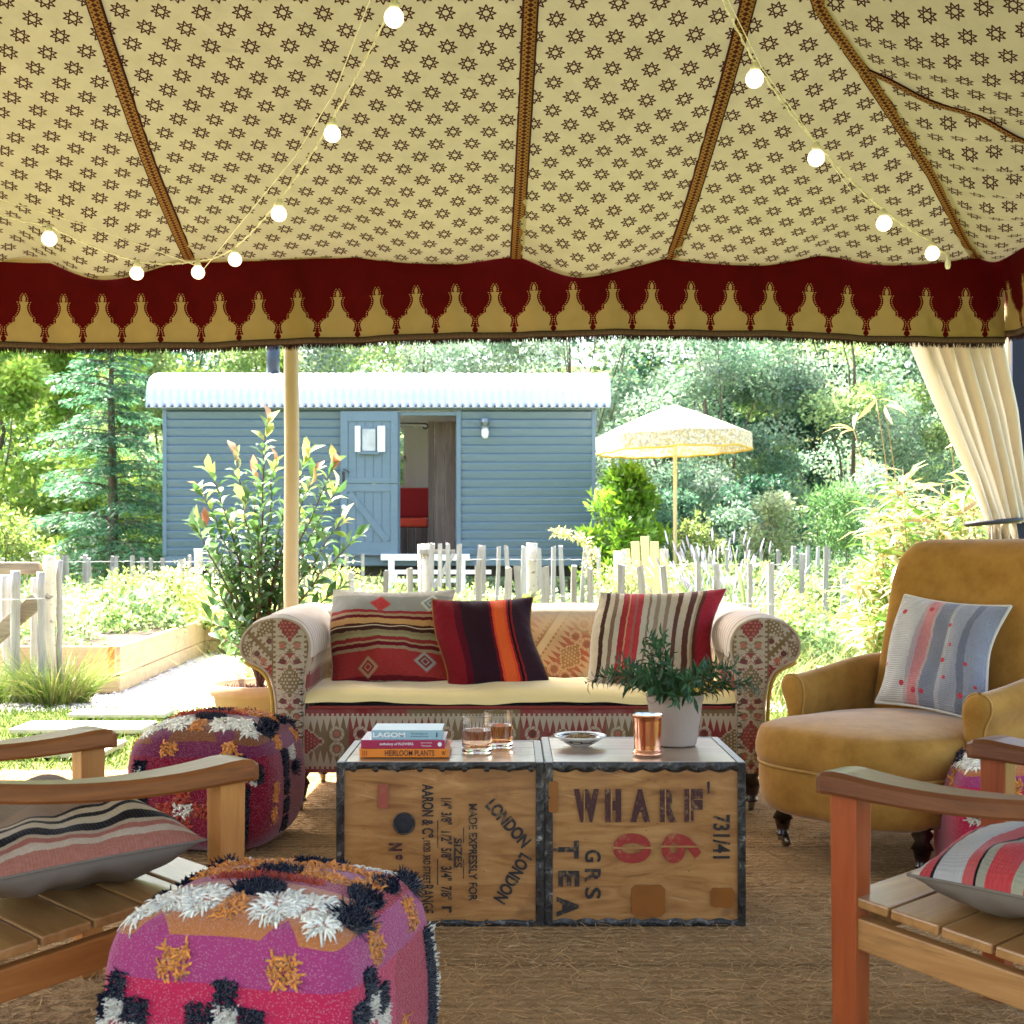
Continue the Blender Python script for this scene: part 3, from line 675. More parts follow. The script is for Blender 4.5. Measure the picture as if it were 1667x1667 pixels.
# ---------------- string lights ----------------
M_BULB = Mat('frosted_lit_bulb').out((.9, .85, .75), .3, emit=(1, .78, .46), es=.42)
M_CABLE = plain('clear_white_cable', (.80, .78, .66), .4)
def light_string(root, pts, label, sep=None):
    pass
def bulb_mesh():
    V, Fc = lathe([(0, -.062), (.012, -.0605), (.022, -.054), (.029, -.043), (.0305, -.031), (.027, -.018), (.019, -.008), (.014, -.004)], 20); return V, Fc
BV, BF = bulb_mesh(); BM = meshdata('bulb', BV, BF, M_BULB, smooth=True)
SV, SF = lathe([(.0005, .022), (.010, .022), (.013, .010), (.0165, .006), (.0165, -.010), (.013, -.012)], 16); SM = meshdata('socket', SV, SF, M_CABLE, smooth=True)
def lights(label, bulbs, extra_pts, plug=None):
    B = [at(x, y, Y)+np.array([0, 0, .03]) for x, y, Y in bulbs]
    t = thing('string_lights', label, 'string lights', tuple(B[len(B)//2]))
    o0 = np.array(t.location)
    for b in B:
        tilt = rng.uniform(-.12, .12)
        for me, nm in ((BM, 'bulb'), (SM, 'socket')):
            o = bpy.data.objects.new(nm, me); COL.objects.link(o); o.parent = t; o.location = tuple(b-o0); o.rotation_euler = (tilt, tilt*.7, 0)
    for q, (path, r, sag) in enumerate(extra_pts(B)):
        P = []; path = [np.asarray(p, float) for p in path]
        for i in range(len(path)-1):
            for s in np.linspace(0, 1, 14, endpoint=False): P.append(path[i]*(1-s)+path[i+1]*s-np.array([0, 0, sag*4*s*(1-s)]))
        P.append(path[-1]); P = np.array(P)
        V, Fc = tube(P, r, 6); mk('cable' if q == 0 else 'wire', V, Fc, M_CABLE, t, True, smooth=True)
        if q == 0:
            s = np.linspace(0, 1, len(P)*3); Pi = np.stack([np.interp(s, np.linspace(0, 1, len(P)), P[:, k]) for k in range(3)], 1); f = np.arange(len(s))*.9
            Pi += .006*np.stack([np.cos(f), np.sin(f), np.sin(f)], 1); V, Fc = tube(Pi, .0017, 5); mk('cable', V, Fc, M_CABLE, t, True)
    return t
up = np.array([0, 0, .022])
L1 = [(642, 27, 3.75), (541, 217, 4.4), (454, 347, 4.75), (382, 422, 5.45), (322, 443, 5.6), (223, 444, 5.5), (80, 388, 5.0)]
lights('left string of warm round bulbs swagging across the star print roof', L1, lambda B: [
    ([at(655, -120, 3.3)]+[b+up for b in B]+[at(-120, 310, 4.6)], .0026, .015),
    ([at(625, -60, 3.4), at(545, 150, 4.2), at(480, 255, 4.7), at(330, 440, 5.75)], .0018, .0),
    ([at(330, 436, 5.75), at(150, 370, 5.4), at(-80, 300, 5.0)], .0018, .0)])
L2 = [(1229, 127, 4.1), (1329, 256, 4.45), (1438, 363, 4.8), (1517, 412, 5.2)]
rt = lights('right string of warm round bulbs running down to the tent corner', L2, lambda B: [
    ([at(1150, -60, 3.6)]+[b+up for b in B]+[at(1541, 412, 5.3)], .0026, .012),
    ([at(1165, -40, 3.7), at(1240, 110, 4.3), at(1385, 310, 5.1), at(1520, 395, 5.75)], .0018, .0)])
V, Fc = lathe([(.0005, .0), (.007, 0), (.008, -.03), (.012, -.034), (.012, -.055), (.009, -.066), (.0005, -.07)], 12, at(1543, 412, 5.3)); mk('end_plug', V, Fc, M_WHITE, rt, True, smooth=True)
# ---------------- sofa ----------------
sx, sy = .033, 4.88
sofa = thing('sofa', 'kilim covered scroll arm sofa with pale yellow seat behind the two tea chests', 'sofa', (sx, sy, 0))
HWS = 1.126
def armprof(sg):
    # px outline of the left arm front at the front plane, scaled to metres
    o = [(500, 1258), (500, 1180), (499, 1120), (503, 1090), (510, 1062), (509, 1040), (500, 1020), (484, 1008), (462, 1002), (436, 1003), (412, 1011), (394, 1027), (386, 1048), (388, 1067), (398, 1080), (414, 1086),
         (430, 1093), (440, 1112), (445, 1140), (446, 1180), (446, 1258)]
    P = np.array([((x-833.5)*sy/F-sx, CH-(y-895)*sy/F) for x, y in o]); P[:, 0] *= -sg if False else 1
    if sg > 0: P[:, 0] = -P[:, 0]
    return P
def dense(P, n):
    s = np.concatenate([[0], np.cumsum(np.linalg.norm(np.diff(P, axis=0), axis=1))]); t = np.linspace(0, s[-1], n)
    return np.stack([np.interp(t, s, P[:, k]) for k in range(P.shape[1])], 1), t
for sg in (-1, 1):
    P, t = dense(armprof(sg), 90)
    for _ in range(3): P[1:-1] = (P[:-2]+2*P[1:-1]+P[2:])/4
    cx = P[:, 0].mean(); N2 = np.gradient(P, axis=0); N2 = np.stack([N2[:, 1], -N2[:, 0]], 1); N2 /= np.linalg.norm(N2, axis=1)[:, None]
    if sg > 0: N2 = -N2
    cen = np.array([P[:, 0].mean(), .5]); 
    nv = 24; V = []; UV = []
    for j in range(nv):
        y = .0+.80*j/(nv-1); ins = .016*max(0, 1-y/.035)**2; up_ = .018*y/.8*sm(.4, .7, P[:, 1])
        wob = .004*np.sin(t*19+y*11)
        pass
        Q = P+N2*(wob-ins)[:, None]
        V.append(np.stack([Q[:, 0], np.full(len(P), y), Q[:, 1]+up_], 1)); UV.append(np.stack([np.full(len(P), y), t*.72], 1))
    mk('arm', np.vstack(V), grid(nv, 90), M_KA, sofa, uv=np.vstack(UV), smooth=True)
    # face of the arm: padded panel
    cx = float(P[0, 0]+P[-1, 0])/2
    fr = P+N2*(-.012); V = [np.stack([fr[:, 0]-cx, np.full(90, .0), fr[:, 1]], 1)]; mid = np.stack([np.interp(fr[:, 1], [.1, .58, .8], [0, 0, -sg*-.03 if False else sg*.05])*1.0, np.full(90, -.012), fr[:, 1]], 1)
    V.append(V[0]*.85+mid*.15+np.array([0, -.010, 0])); V.append(V[0]*.5+mid*.5+np.array([0, -.008, 0])); V.append(mid+np.array([0, -.006, 0]))
    mk('arm_front', np.vstack(V), grid(4, 90), M_KF, sofa, loc=(cx, 0, 0), smooth=True)
    Tb, Tf = tube(np.stack([fr[:, 0], np.full(90, -.003), fr[:, 1]], 1), .006, 6); mk('arm_piping', Tb, Tf, plain('kilim_piping', (.4, .3, .2), .9), sofa, smooth=True)
    # yellow felt edge on the outside
    Q = P[60:]; Tb, Tf = tube(np.stack([Q[:, 0]+sg*.008, np.full(len(Q), .02), Q[:, 1]], 1), .008, 6); mk('felt_edge', Tb, Tf, M_EDGE, sofa, smooth=True)
    nl, nf = lathe([(.0005, -.007), (.006, -.005), (.0085, 0)], 8); nl = nl[:, [0, 2, 1]]; nm = meshdata('nail', nl, nf, M_BRASS, smooth=True)
    for z in np.arange(.19, .60, .042):
        o = bpy.data.objects.new('nail', nm); COL.objects.link(o); o.parent = sofa; o.location = (sg*.866, -.020, float(z)); o.scale = (1.25, 1.4, 1.25)
# rail, seat, back
V, Fc = surf(lambda u, v: np.stack([-.875+1.75*u, -.002-.006*np.sin(pi*v), .165+.255*v], 1), 2, 8); mk('front_rail', *join([(V, Fc), box(1.68, .72, .24, (0, .37, .29), .01)]), M_KR, sofa)
Tb, Tf = tube([(-.84, -.004, .424), (.84, -.004, .424)], .007, 6); mk('rail_piping', Tb, Tf, plain('dark_red_piping', (.22, .03, .02), .9), sofa)
def seatf(u, v):
    x = -.855+1.71*u; y = -.008+.62*v
    e = np.minimum(1, np.minimum(np.minimum(v*.62+.004, .085)/.085, 1))
    z = .423+.06*np.sqrt(np.clip(e*(2-e), 0, 1))+.022*np.sin(pi*u)**.5*np.sin(pi*np.clip(v, 0, 1))+.006*np.sin(u*13+v*3)+.003*np.sin(u*47+v*9)*np.sin(u*11)
    return np.stack([x, y, z], 1)
V, Fc = surf(seatf, 90, 40); mk('seat', V, Fc, M_SEAT, sofa, smooth=True)
bp = np.array([(.54, .44), (.585, .52), (.625, .62), (.645, .69), (.640, .745), (.655, .785), (.69, .806), (.735, .80), (.775, .77), (.79, .72), (.775, .66), (.755, .6), (.75, .4), (.75, .18)])
P, t = dense(bp, 60)
for _ in range(2): P[1:-1] = (P[:-2]+2*P[1:-1]+P[2:])/4
xs = np.linspace(-.93, .93, 80)
V = np.concatenate([np.stack([np.full(60, x), P[:, 0]+.003*np.sin(x*13), P[:, 1]+.005*np.sin(x*7)], 1) for x in xs]); mk('back', V, grid(80, 60), M_KB, sofa, smooth=True)
def legprof(h, r=.028):
    return [(.0005, h), (r*1.25, h), (r*1.3, h-.02), (r*.8, h-.03), (r*1.15, h-.045), (r*.75, h-.065), (r*1.15, h-.09), (r, h*.55), (r*.6, .052), (r*.75, .048), (r*.7, .04), (.0005, .04)]
def leg(parent, x, y, h=.19, r=.028, castor=True, a=0.):
    V, Fc = lathe(legprof(h, r), 20, (x, y, 0)); lg = mk('leg', V, Fc, M_LEG, parent, smooth=True)
    if castor:
        fk, ff = box(.024, .03, .03, (x, y, .038), .004); wv, wf = lathe([(.0005, -.009), (.018, -.009), (.020, -.004), (.020, .004), (.018, .009), (.0005, .009)], 18)
        wv = wv[:, [2, 0, 1]]; wv = wv@rotm('Z', a).T+np.array([x+.012*sin(a), y+.012*cos(a), .020]); mk('castor', *join([(fk, ff), (wv, wf)]), M_BRASS, lg, smooth=True)
for x in (-.885, .93): leg(sofa, x, .06, .20, .036)
for x in (-.885, .885): leg(sofa, x, .66, .20, .03)
# ---------------- cushions ----------------
def pillow(name, label, c, U, Vv, w, h, T, mat, back=M_BACKING, n=72, pinch=.07, group=None, sag=0., crush=None, pipe=None, cat='cushion'):
    U = unit(np.array(U, float)); Vv = unit(np.array(Vv, float)); N = unit(np.cross(U, Vv))
    s = np.linspace(-1, 1, n); s = np.sign(s)*(1-(1-abs(s))**1.25); u, v = np.meshgrid(s, s, indexing='ij'); u = u.ravel(); v = v.ravel()
    th = (np.clip(1-abs(u)**2.6, 0, 1)*np.clip(1-abs(v)**2.6, 0, 1))**.55
    X = w/2*u*(1-pinch*(1-v**2)*1.0); Z = h/2*v*(1-pinch*(1-u**2)); bump = .035*np.sin(u*3.1+v*1.7+w*40)*th+.012*np.sin(5*u-3*v+h*70)*th
    edge = np.exp(-((1-np.maximum(abs(u), abs(v)))/.12)); cr_n = np.abs(u*v)**3; wr = .006*np.sin(30*(u*v)+9*u)*edge*th+.010*np.sin(9*(u+v)+w*50)*np.sin(7*(u-v)+h*30)*cr_n*th+.004*np.sin(14*u+6*v*v+w*90)*th
    X = X+(.014*np.sin(v*3+h*9))*abs(u); Z = Z-sag*(u**2)*.5
    out = []
    for side in (1, -1):
        Y = side*(T/2*th*(1+bump*8)+wr)
        if crush is not None: Y = np.maximum(Y, -crush) if side < 0 else Y
        out.append(np.array(c)+X[:, None]*U+Z[:, None]*Vv+Y[:, None]*N)
    g = grid(n, n); Fc = np.vstack([g, g[:, ::-1]+n*n]); uv = np.stack([(u+1)/2, (v+1)/2], 1)
    r = thing(name, label, cat, c, 0, group)
    mk('cover', out[0], g, mat, r, True, uv=uv, smooth=True); mk('backing', out[1], g[:, ::-1], back, r, True, uv=uv, smooth=True)
    b = []
    idx = lambda i, j: i*n+j
    ring = [idx(i, 0) for i in range(n)]+[idx(n-1, j) for j in range(1, n)]+[idx(i, n-1) for i in range(n-2, -1, -1)]+[idx(0, j) for j in range(n-2, 0, -1)]
    P = (out[0][ring]+out[1][ring])/2; Tb, Tf = tube(np.vstack([P, P[:1]]), pipe or .0032, 6, False); mk('seam', Tb, Tf, back, r, True, smooth=True)
    return r
# U right, V up; N = U x V points away (+Y) or to the camera depending on handedness: use U=-x so the print faces the camera
def facing(c, w, h, roll, tilt, yaw=0):
    U = np.array([cos(roll)*cos(yaw), sin(yaw)*cos(roll), sin(roll)]); Vv = np.array([-sin(roll), sin(tilt), cos(roll)*cos(tilt)]); return U, Vv
U, Vv = facing(0, 0, 0, R(0), R(20)); pillow('cushion', 'large grey, red and ochre kilim cushion against the left sofa arm', at(636, 1042, 5.27), U, Vv, .53, .455, .20, M_CA, M_WHITEBACK)
U, Vv = np.array([1, .05, .02]), np.array([-.17, .35, .92]); pillow('cushion', 'dark plum kilim cushion with a bright orange stripe on the sofa', at(796, 1050, 5.16), U, Vv, .43, .42, .15, M_CB, M_MUST)
U, Vv = np.array([1, .08, .03]), np.array([.20, .36, .92]); pillow('cushion', 'cream, brown and red striped cushion on the right of the sofa behind the potted plant', at(1064, 1042, 5.22), U, Vv, .55, .455, .16, M_CC, M_WHITEBACK)
def folds(u, v):
    a = u*2*pi; r = .02+.085*v; return np.stack([r*1.3*np.cos(a), r*.7*np.sin(a), .052*(1-v)**.7+.016*np.sin(a*6+v*5)*v+.008*np.sin(a*11)], 1)
V, Fc = surf(folds, 90, 16); p = at(1150, 1146, 4.98); mk('bunched_cloth', V, Fc, plain('ochre_cloth', (.55, .34, .05), .9, .1), loc=(p[0], p[1], .462), smooth=True, label='crumpled ochre yellow cloth at the right end of the sofa seat', cat='cloth')

# ---------------- armchair ----------------
ac = thing('armchair', 'mustard velvet armchair with tall back and round seat on castors', 'armchair', (1.255, 4.22, 0), -R(53.13))
def seatout(n=72, s=1.):
    a = np.linspace(0, 2*pi, n, endpoint=False); x = .355*np.cos(a)*s; y = np.where(np.sin(a) < 0, .36, .52)*np.sin(a)
    sq = 1+.16*np.abs(np.sin(2*a))**1.5; return x*sq, y*sq*s
def ringsurf(levels, n=72, close=True):
    V = []; 
    for s, z in levels:
        x, y = seatout(n, s); V.append(np.stack([x, y, np.full(n, z)], 1))
    V = np.vstack(V); Fc = []
    for i in range(len(levels)-1):
        for j in range(n): Fc.append([i*n+j, i*n+(j+1) % n, (i+1)*n+(j+1) % n, (i+1)*n+j])
    Fc.append([(len(levels)-1)*n+j for j in range(n)]); Fc.append([j for j in range(n)][::-1]); return V, Fc
V, Fc = ringsurf([(.84, .158), (.91, .170), (.945, .20), (.965, .25), (.965, .30), (.955, .322)]); mk('seat_base', V, Fc, M_MUST, ac, smooth=True)
V, Fc = ringsurf([(.935, .318), (.975, .332), (.993, .355), (.993, .385), (.975, .415), (.95, .438), (.85, .453), (.65, .466), (.4, .474), (.2, .477), (.05, .478)]); mk('seat', V, Fc, M_MUST, ac, smooth=True)
x, y = seatout(90, .966); Tb, Tf = tube(np.stack([np.append(x, x[0]), np.append(y, y[0]), np.full(91, .322)], 1), .006, 6, False); mk('piping', Tb, Tf, M_PIPE, ac, smooth=True)
def backf(u, v):
    # closed slab: u around the section (front then rear), v up
    a = u*2*pi; top = v
    hw = .335*(1-.0*v); z = .16+.93*v
    corner = np.sqrt(np.clip(1-((np.clip(v, .80, 1)-.80)/.20)**2.4, 0, 1)); hwz = hw*(.70+.30*corner)*np.where(v > .8, 1, 1)
    th = .070*np.sqrt(np.clip(1-((np.clip(v, .9, 1)-.9)/.1)**2, 0.02, 1))+.02*np.sin(pi*np.clip(v, 0, 1))
    c, s = np.cos(a), np.sin(a); X = hwz*np.sign(c)*abs(c)**.45; Yc = th*np.sign(s)*abs(s)**.7
    yb = .47+.10*v+.13*np.clip(v-.25, 0, 1)
    return np.stack([X, yb+Yc-.10*(X/.34)**2*.6, z], 1)
V, Fc = surf(backf, 72, 60); k = len(V); 
Fc = [list(f) for f in Fc]+[[i*60+59 for i in range(72)]]; mk('back', V, Fc, M_MUST, ac, smooth=True)
for sg in (-1, 1):
    # scrolled arm: section in X Z swept from the front to the back
    sec = np.array([(.0, .16), (.0, .30), (.0, .45), (-.012, .52), (-.004, .566), (.022, .590), (.058, .594), (.088, .575), (.096, .542), (.084, .512), (.066, .49), (.060, .44), (.06, .30), (.05, .16)])
    P, t = dense(sec, 60)
    for _ in range(3): P[1:-1] = (P[:-2]+2*P[1:-1]+P[2:])/4
    rings = []; ys = np.array([-.012, -.008, 0, .012, .03, .08, .18, .28, .38, .48, .58]); ins = [.022, .010, .003, 0, 0, 0, 0, 0, 0, 0, 0]
    N2 = np.gradient(P, axis=0); N2 = np.stack([-N2[:, 1], N2[:, 0]], 1); N2 /= np.linalg.norm(N2, axis=1)[:, None]; cn = np.array([.03, .5])
    for y, i_ in zip(ys, ins):
        Q = P-N2*i_*1.; f = sm(0, .5, y)
        X = sg*(.335+.01*f+Q[:, 0]*(1-.1*f)); Z = Q[:, 1]+.055*f*sm(.4, .6, Q[:, 1])-.0*f
        rings.append(np.stack([X, np.full(60, y), Z], 1))
    V = np.vstack(rings); Fc = [list(f) for f in grid(len(ys), 60)]+[list(range(60))]; mk('arm', V, Fc, M_MUST, ac, smooth=True)
    Q = P+N2*.002; Tb, Tf = tube(np.stack([sg*(.335+Q[:, 0]), np.full(60, .008), Q[:, 1]], 1), .004, 6); mk('piping', Tb, Tf, M_PIPE, ac, smooth=True)
leg(ac, -.285, -.155, .19, .031, True, 1.2); leg(ac, .285, -.155, .19, .031, True, .4); leg(ac, -.27, .52, .17, .026, False); leg(ac, .27, .52, .17, .026, False)
Bv = np.array([.8, .6, 0]); Rv = np.array([.6, -.8, 0]); c = np.array([1.255, 4.22, 0])+Bv*.33+Rv*.02; c[2] = .672
pillow('cushion', 'grey woven cushion with pink stripe and red flecks on the mustard armchair', c, Rv*.995+np.array([0, 0, -.06]), Bv*.42+np.array([0, 0, .9]), .43, .43, .13, M_CD, M_WHITEBACK, pipe=.006)

# ---------------- lounge chairs with wooden arms ----------------
def lounge(label, loc, ang, mats):
    """local: x across (0 near arm .. .62 far arm), y forward; the front posts stand at y=0"""
    r = thing('wooden_armchair', label, 'armchair', loc, ang, 'low hardwood armchairs in the foreground')
    mp, ma, mr_, ms = mats
    for x in (0, .62):
        mk('post', *box(.055, .062, .585, (x, 0, .2925), .004, taper=.86), mp, r)
        s = np.linspace(0, 1, 34); y = .062-.80*s; z = .592-.018*np.sin(pi*np.clip(s*1.25, 0, 1))+.05*s**2.2; w = .043+.010*np.cos(s*5); th = .0185+.009*np.exp(-s*7)
        V = []; 
        for i in range(34):
            e = 1 if i > 2 else [.30, .72, .93][i]
            for (a, b) in [(-1, .55), (-.86, 1), (.86, 1), (1, .55), (1, -.7), (.9, -1), (-.9, -1), (-1, -.7)]:
                V.append((x+a*w[i]*min(1, e+.25), y[i], z[i]+b*th[i]*(e if b > 0 else 1)-(1-e)*.008))
        Fc = []
        for i in range(33):
            for k in range(8): Fc.append([i*8+k, i*8+(k+1) % 8, (i+1)*8+(k+1) % 8, (i+1)*8+k])
        Fc += [list(range(8))[::-1], [33*8+k for k in range(8)]]
        mk('armrest', np.array(V), Fc, ma, r, smooth=False)
        mk('side_rail', *bar((x+(-.004 if x < .3 else .004), -.02, .292), (x, -.66, .235), .030, .062, .004), mr_, r)
        mk('rear_leg', *bar((x, -.62, 0), (x, -.78, .78), .05, .045, .004, up=(0, 1, 0)), mp, r)
    for k in range(6):
        y = -.045-.105*k; z = .352-.0085*k*1.2
        V, Fc = box(.66, .099, .020, (.31, y, z), .004, rotm('X', R(5))); mk('seat_slat', V, Fc, ms, r)
    mk('front_apron', *box(.58, .022, .055, (.31, -.010, .300), .003), mr_, r)
    mk('stretcher', *box(.58, .03, .04, (.31, -.62, .2), .003), mr_, r)
    for k in range(4):
        z = .46+.09*k; mk('back_slat', *box(.57, .018, .06, (.31, -.665-.035*k-.05, z), .004, rotm('X', R(-16))), ms, r)
    return r
def hw(axis_dark):
    pass
M_CHY = wood('honey_hardwood_arm', (.16, .046, .010), (.32, .105, .026), 'y', 1, .34, (.09, .025, .01), coat=.06, spec=.55)
M_CHY2 = wood('brown_hardwood_arm', (.11, .030, .010), (.22, .070, .024), 'y', 1, .34, (.06, .02, .01), coat=.06, spec=.55)
M_CHS = wood('tan_hardwood_rail', (.30, .125, .032), (.48, .24, .075), 'y', 1, .4, (.10, .04, .02), coat=.04)
M_CHS2 = wood('orange_hardwood_rail', (.30, .10, .02), (.48, .19, .045), 'y', 1, .38, coat=.04)
M_SLAT = wood('oiled_seat_slat', (.30, .13, .035), (.50, .26, .085), 'x', 1, .30, spec=.6, coat=.25)
# left chair: near front post (-.60,2.6), far (-1.03,3.02): x axis = (-.71,.70), forward = (.70,.71)
th = math.atan2(.70, -.71)
# right handed frame with x=(-.71,.70) has y=(-.70,-.71); so mirror by building with forward = -y
def flipy(r):
    for o in r.children:
        me = o.data; me.transform(Matrix.Scale(-1, 4, (0, 1, 0))); me.flip_normals()
lc = lounge('low wooden armchair with curved arms and a brown striped cushion at the left', (-.605, 2.60, 0), th, (M_CHZ, M_CHY, M_CHS2, M_SLAT)); flipy(lc)
# right chair: near post (.69,2.5), far (1.15,2.92): x axis = (.74,.67), forward = (-.67,.74) = +y of that frame
rc = lounge('low wooden armchair with red-brown front post and a red striped cushion at the right', (.678, 2.46, 0), math.atan2(.67, .74), (M_CHR, M_CHY2, M_CHS, M_SLAT))
xl = np.array([-.71, .70, 0]); fl = np.array([.70, .71, 0]); c = np.array([-.985, 2.57, 0]); c[2] = .440
pillow('cushion', 'brown, black and cream striped cushion lying on the left wooden armchair', c, fl, xl, .47, .47, .19, M_CE, M_BACKING, pinch=.05)
xr = np.array([.74, .67, 0]); fr_ = np.array([-.67, .74, 0]); c = np.array([1.08, 2.385, 0]); c[2] = .424
pillow('cushion', 'red, grey and cream striped cushion lying on the right wooden armchair', c, -fr_, xr+np.array([0, 0, .03]), .45, .45, .17, M_CF, M_BACKING, pinch=.05)

# ---------------- tea chests ----------------
def crate(name, label, x0, x1, d, wavy):
    w = x1-x0; h = .456; r = thing(name, label, 'tea chest', ((x0+x1)/2, 3.426, 0), 0)
    mk('body', *box(w-.006, d-.006, h-.006, (0, d/2, h/2), .002), M_CR, r)
    for k in range(3 if not wavy else 2):
        n = 3 if not wavy else 2; a = (w-.02)/1; dd = (d-.02)/n; mk('top_board', *box(w-.044, dd-.0025, .006, (0, .01+dd*(k+.5), h-.0015), .0015), M_TOP, r)
    e = .020
    for sx_ in (-1, 1):
        mk('edging', *box(e, .004, h, (sx_*(w/2-e/2), -.0015, h/2), .0015), M_TIN, r)
        mk('edging', *box(.004, d+.003, e, (sx_*(w/2+.0005), d/2, h-e/2), .0015), M_TIN, r)
        mk('edging', *box(e*1.0, d, .003, (sx_*(w/2-e/2), d/2, h+.0015), .001), M_TOPE, r)
        mk('edging', *box(.004, d, e, (sx_*(w/2+.0005), d/2, e/2), .0015), M_TIN, r)
        mk('edging', *box(.004, e, h, (sx_*(w/2+.001), e/2, h/2), .001), M_TIN, r)
    mk('edging', *box(w, .012, .003, (0, d-.006, h+.0016), .001), M_TOPE, r)
    # front top and bottom strips: straight or scalloped, slightly crumpled
    for top in (1, 0):
        n = 160; xs_ = np.linspace(-w/2+e, w/2-e, n); hh = .020+(.009*np.abs(np.sin((xs_)*pi/.062+.4)) if wavy else .003*np.sin(xs_*40)+.001); hh = hh*(1 if top else .8)
        rows = []
        for j, f in enumerate(np.linspace(0, 1, 6)):
            z = (h+.002-hh*f) if top else (hh*f); bulge = -.0015-.003*np.sin(pi*f)*(1+.6*np.sin(xs_*95+j*2)); rows.append(np.stack([xs_, bulge-.001*(f < 1), z+0*xs_], 1))
        mk('edging', np.vstack(rows), grid(6, n), M_TIN, r, smooth=True)
    nl, nf = lathe([(.0005, -.005), (.004, -.0042), (.0062, -.001), (.0085, .001)], 12); nl = nl[:, [0, 2, 1]]; nm = meshdata('rivet', nl, nf, M_TIN, smooth=True)
    for top in (1, 0):
        for x in np.arange(-w/2+.045, w/2-.03, .062):
            o = bpy.data.objects.new('rivet', nm); COL.objects.link(o); o.parent = r; o.location = (float(x), -.0045, (h-.017) if top else .012)
    for sx_ in (-1, 1):
        for z in (.06, .16, .26, .36):
            o = bpy.data.objects.new('rivet', nm); COL.objects.link(o); o.parent = r; o.location = (sx_*(w/2-.010), -.0035, z); o.scale = (.6, .6, .6)
    return r
M_TOP = wood('worn_plywood_top', (.34, .21, .11), (.52, .37, .22), 'x', .8, .2, (.2, .12, .06), spec=.8, coat=1, crough=.32)
M_TOPE = plain('worn_top_edging', (.32, .31, .29), .35, .3, 30, spec=.6)
q = 3.426/F
X_ = lambda px: (px-833.5)*q; Z_ = lambda py: CH-(py-895)*q
cl_ = crate('tea_chest', 'left tea chest with LONDON lettering, round bung hole and straight tin edging', X_(549), X_(884), .385, False)
cr_ = crate('tea_chest', 'right tea chest stencilled WHARF and TEA with scalloped tin edging', X_(888), X_(1212.5), .455, True)
def T(r, body, x0, y0, x1, y1, ang, mat, bold=.0, name='stencil_lettering'):
    """fit lettering in the px box; ang in degrees: -90 reads downwards; the box is the outer box of the turned text when ang is a multiple of 90"""
    w = (x1-x0)*q; h = (y1-y0)*q
    if ang in (90, -90): w, h = h, w
    return put_text(r, name, body, .05, (X_((x0+x1)/2)-r.location[0], -.0036, Z_((y0+y1)/2)), mat, R(ang), bold, fit=(w, h))
def slits(r, pts):      # stencil bridges
    for x0, y0, x1, y1 in pts: mk('stencil_bridge', *box((x1-x0)*q, .0005, (y1-y0)*q, (X_((x0+x1)/2)-r.location[0], -.0046, Z_((y0+y1)/2))), M_CR, r)
wx = [(934, 975), (985, 1011), (1026, 1058), (1074, 1101), (1114, 1144)]
for ch_, (a, b) in zip('WHARF', wx): T(cr_, ch_, a, 1284, b, 1338, 0, M_INKB, .0040)
slits(cr_, [(994, 1284, 996.5, 1338), (1122, 1284, 1124, 1338), (1082, 1284, 1084, 1338), (1040, 1322, 1044, 1327), (950, 1284, 952, 1338)])
T(cr_, '0', 998, 1356, 1060, 1405, 90, M_INKR, .0016); T(cr_, '9', 1077, 1356, 1141, 1405, 90, M_INKR, .0016); slits(cr_, [(996, 1378, 1062, 1381), (1075, 1376, 1143, 1379)])
T(cr_, 'T', 908, 1368, 942, 1397, -90, M_INK, .002); T(cr_, 'E', 909, 1417, 943, 1443, -90, M_INK, .002); T(cr_, 'A', 906, 1459, 942, 1492, -90, M_INK, .002)
for ch_, a, b in (('G', 1383, 1403), ('R', 1414, 1436), ('S', 1444, 1463)): T(cr_, ch_, 952, a, 978, b, -90, M_INK, .001)
T(cr_, '731/41', 1160, 1326, 1188, 1397, -90, M_INK, .0012)
T(cr_, "'", 1151, 1272, 1155, 1292, 0, M_INK); T(cr_, '-', 898, 1380, 906, 1384, 0, M_INK)
T(cl_, 'AARON & C\u00ba.', 687, 1276, 706, 1366, -90, M_INK, .0014); T(cl_, '19/20. 3RD STREET', 689, 1368, 701, 1438, -90, M_INK, .0009); T(cl_, 'RANGE', 686, 1440, 706, 1486, -90, M_INK, .0008)
for t_, a, b in (('1/4"', 1299, 1316), ('3/8"', 1322, 1342), ('1/2"', 1353, 1374), ('5/8"', 1380, 1400), ('3/4"', 1410, 1433), ('7/8"', 1442, 1464)): T(cl_, t_, 718, a, 736, b, -90, M_INK, .001)
T(cl_, 'r', 719, 1475, 736, 1486, -90, M_INK, .001)
T(cl_, 'SIZES', 740, 1364, 752, 1412, -90, M_INK, .001); T(cl_, 'MADE EXPRESSLY FOR', 763, 1308, 777, 1466, -90, M_INK, .001)
for a, b, c_, d in ((712, 1335, 713.5, 1380), (712, 1398, 713.5, 1440), (754, 1346, 755.5, 1372), (754, 1398, 755.5, 1430), (739, 1362, 740, 1414)):
    mk('stencil_rule', *box((c_-a)*q, .0006, (d-b)*q, (X_((a+c_)/2)-cl_.location[0], -.0036, Z_((b+d)/2))), M_INK, cl_)
def TA(r, body, xa, ya, xb, yb, hpx, mat, bold):
    L = math.hypot(xb-xa, yb-ya); ang = math.atan2(-(yb-ya), xb-xa)
    put_text(r, 'stencil_lettering', body, .05, (X_((xa+xb)/2)-r.location[0], -.0036, Z_((ya+yb)/2)), mat, ang, bold, fit=(L*q, hpx*q))
TA(cl_, 'LONDON', 797, 1305, 858, 1374, 22, M_INK, .0018); TA(cl_, 'LONDON', 857, 1392, 812, 1467, 22, M_INK, .0018)
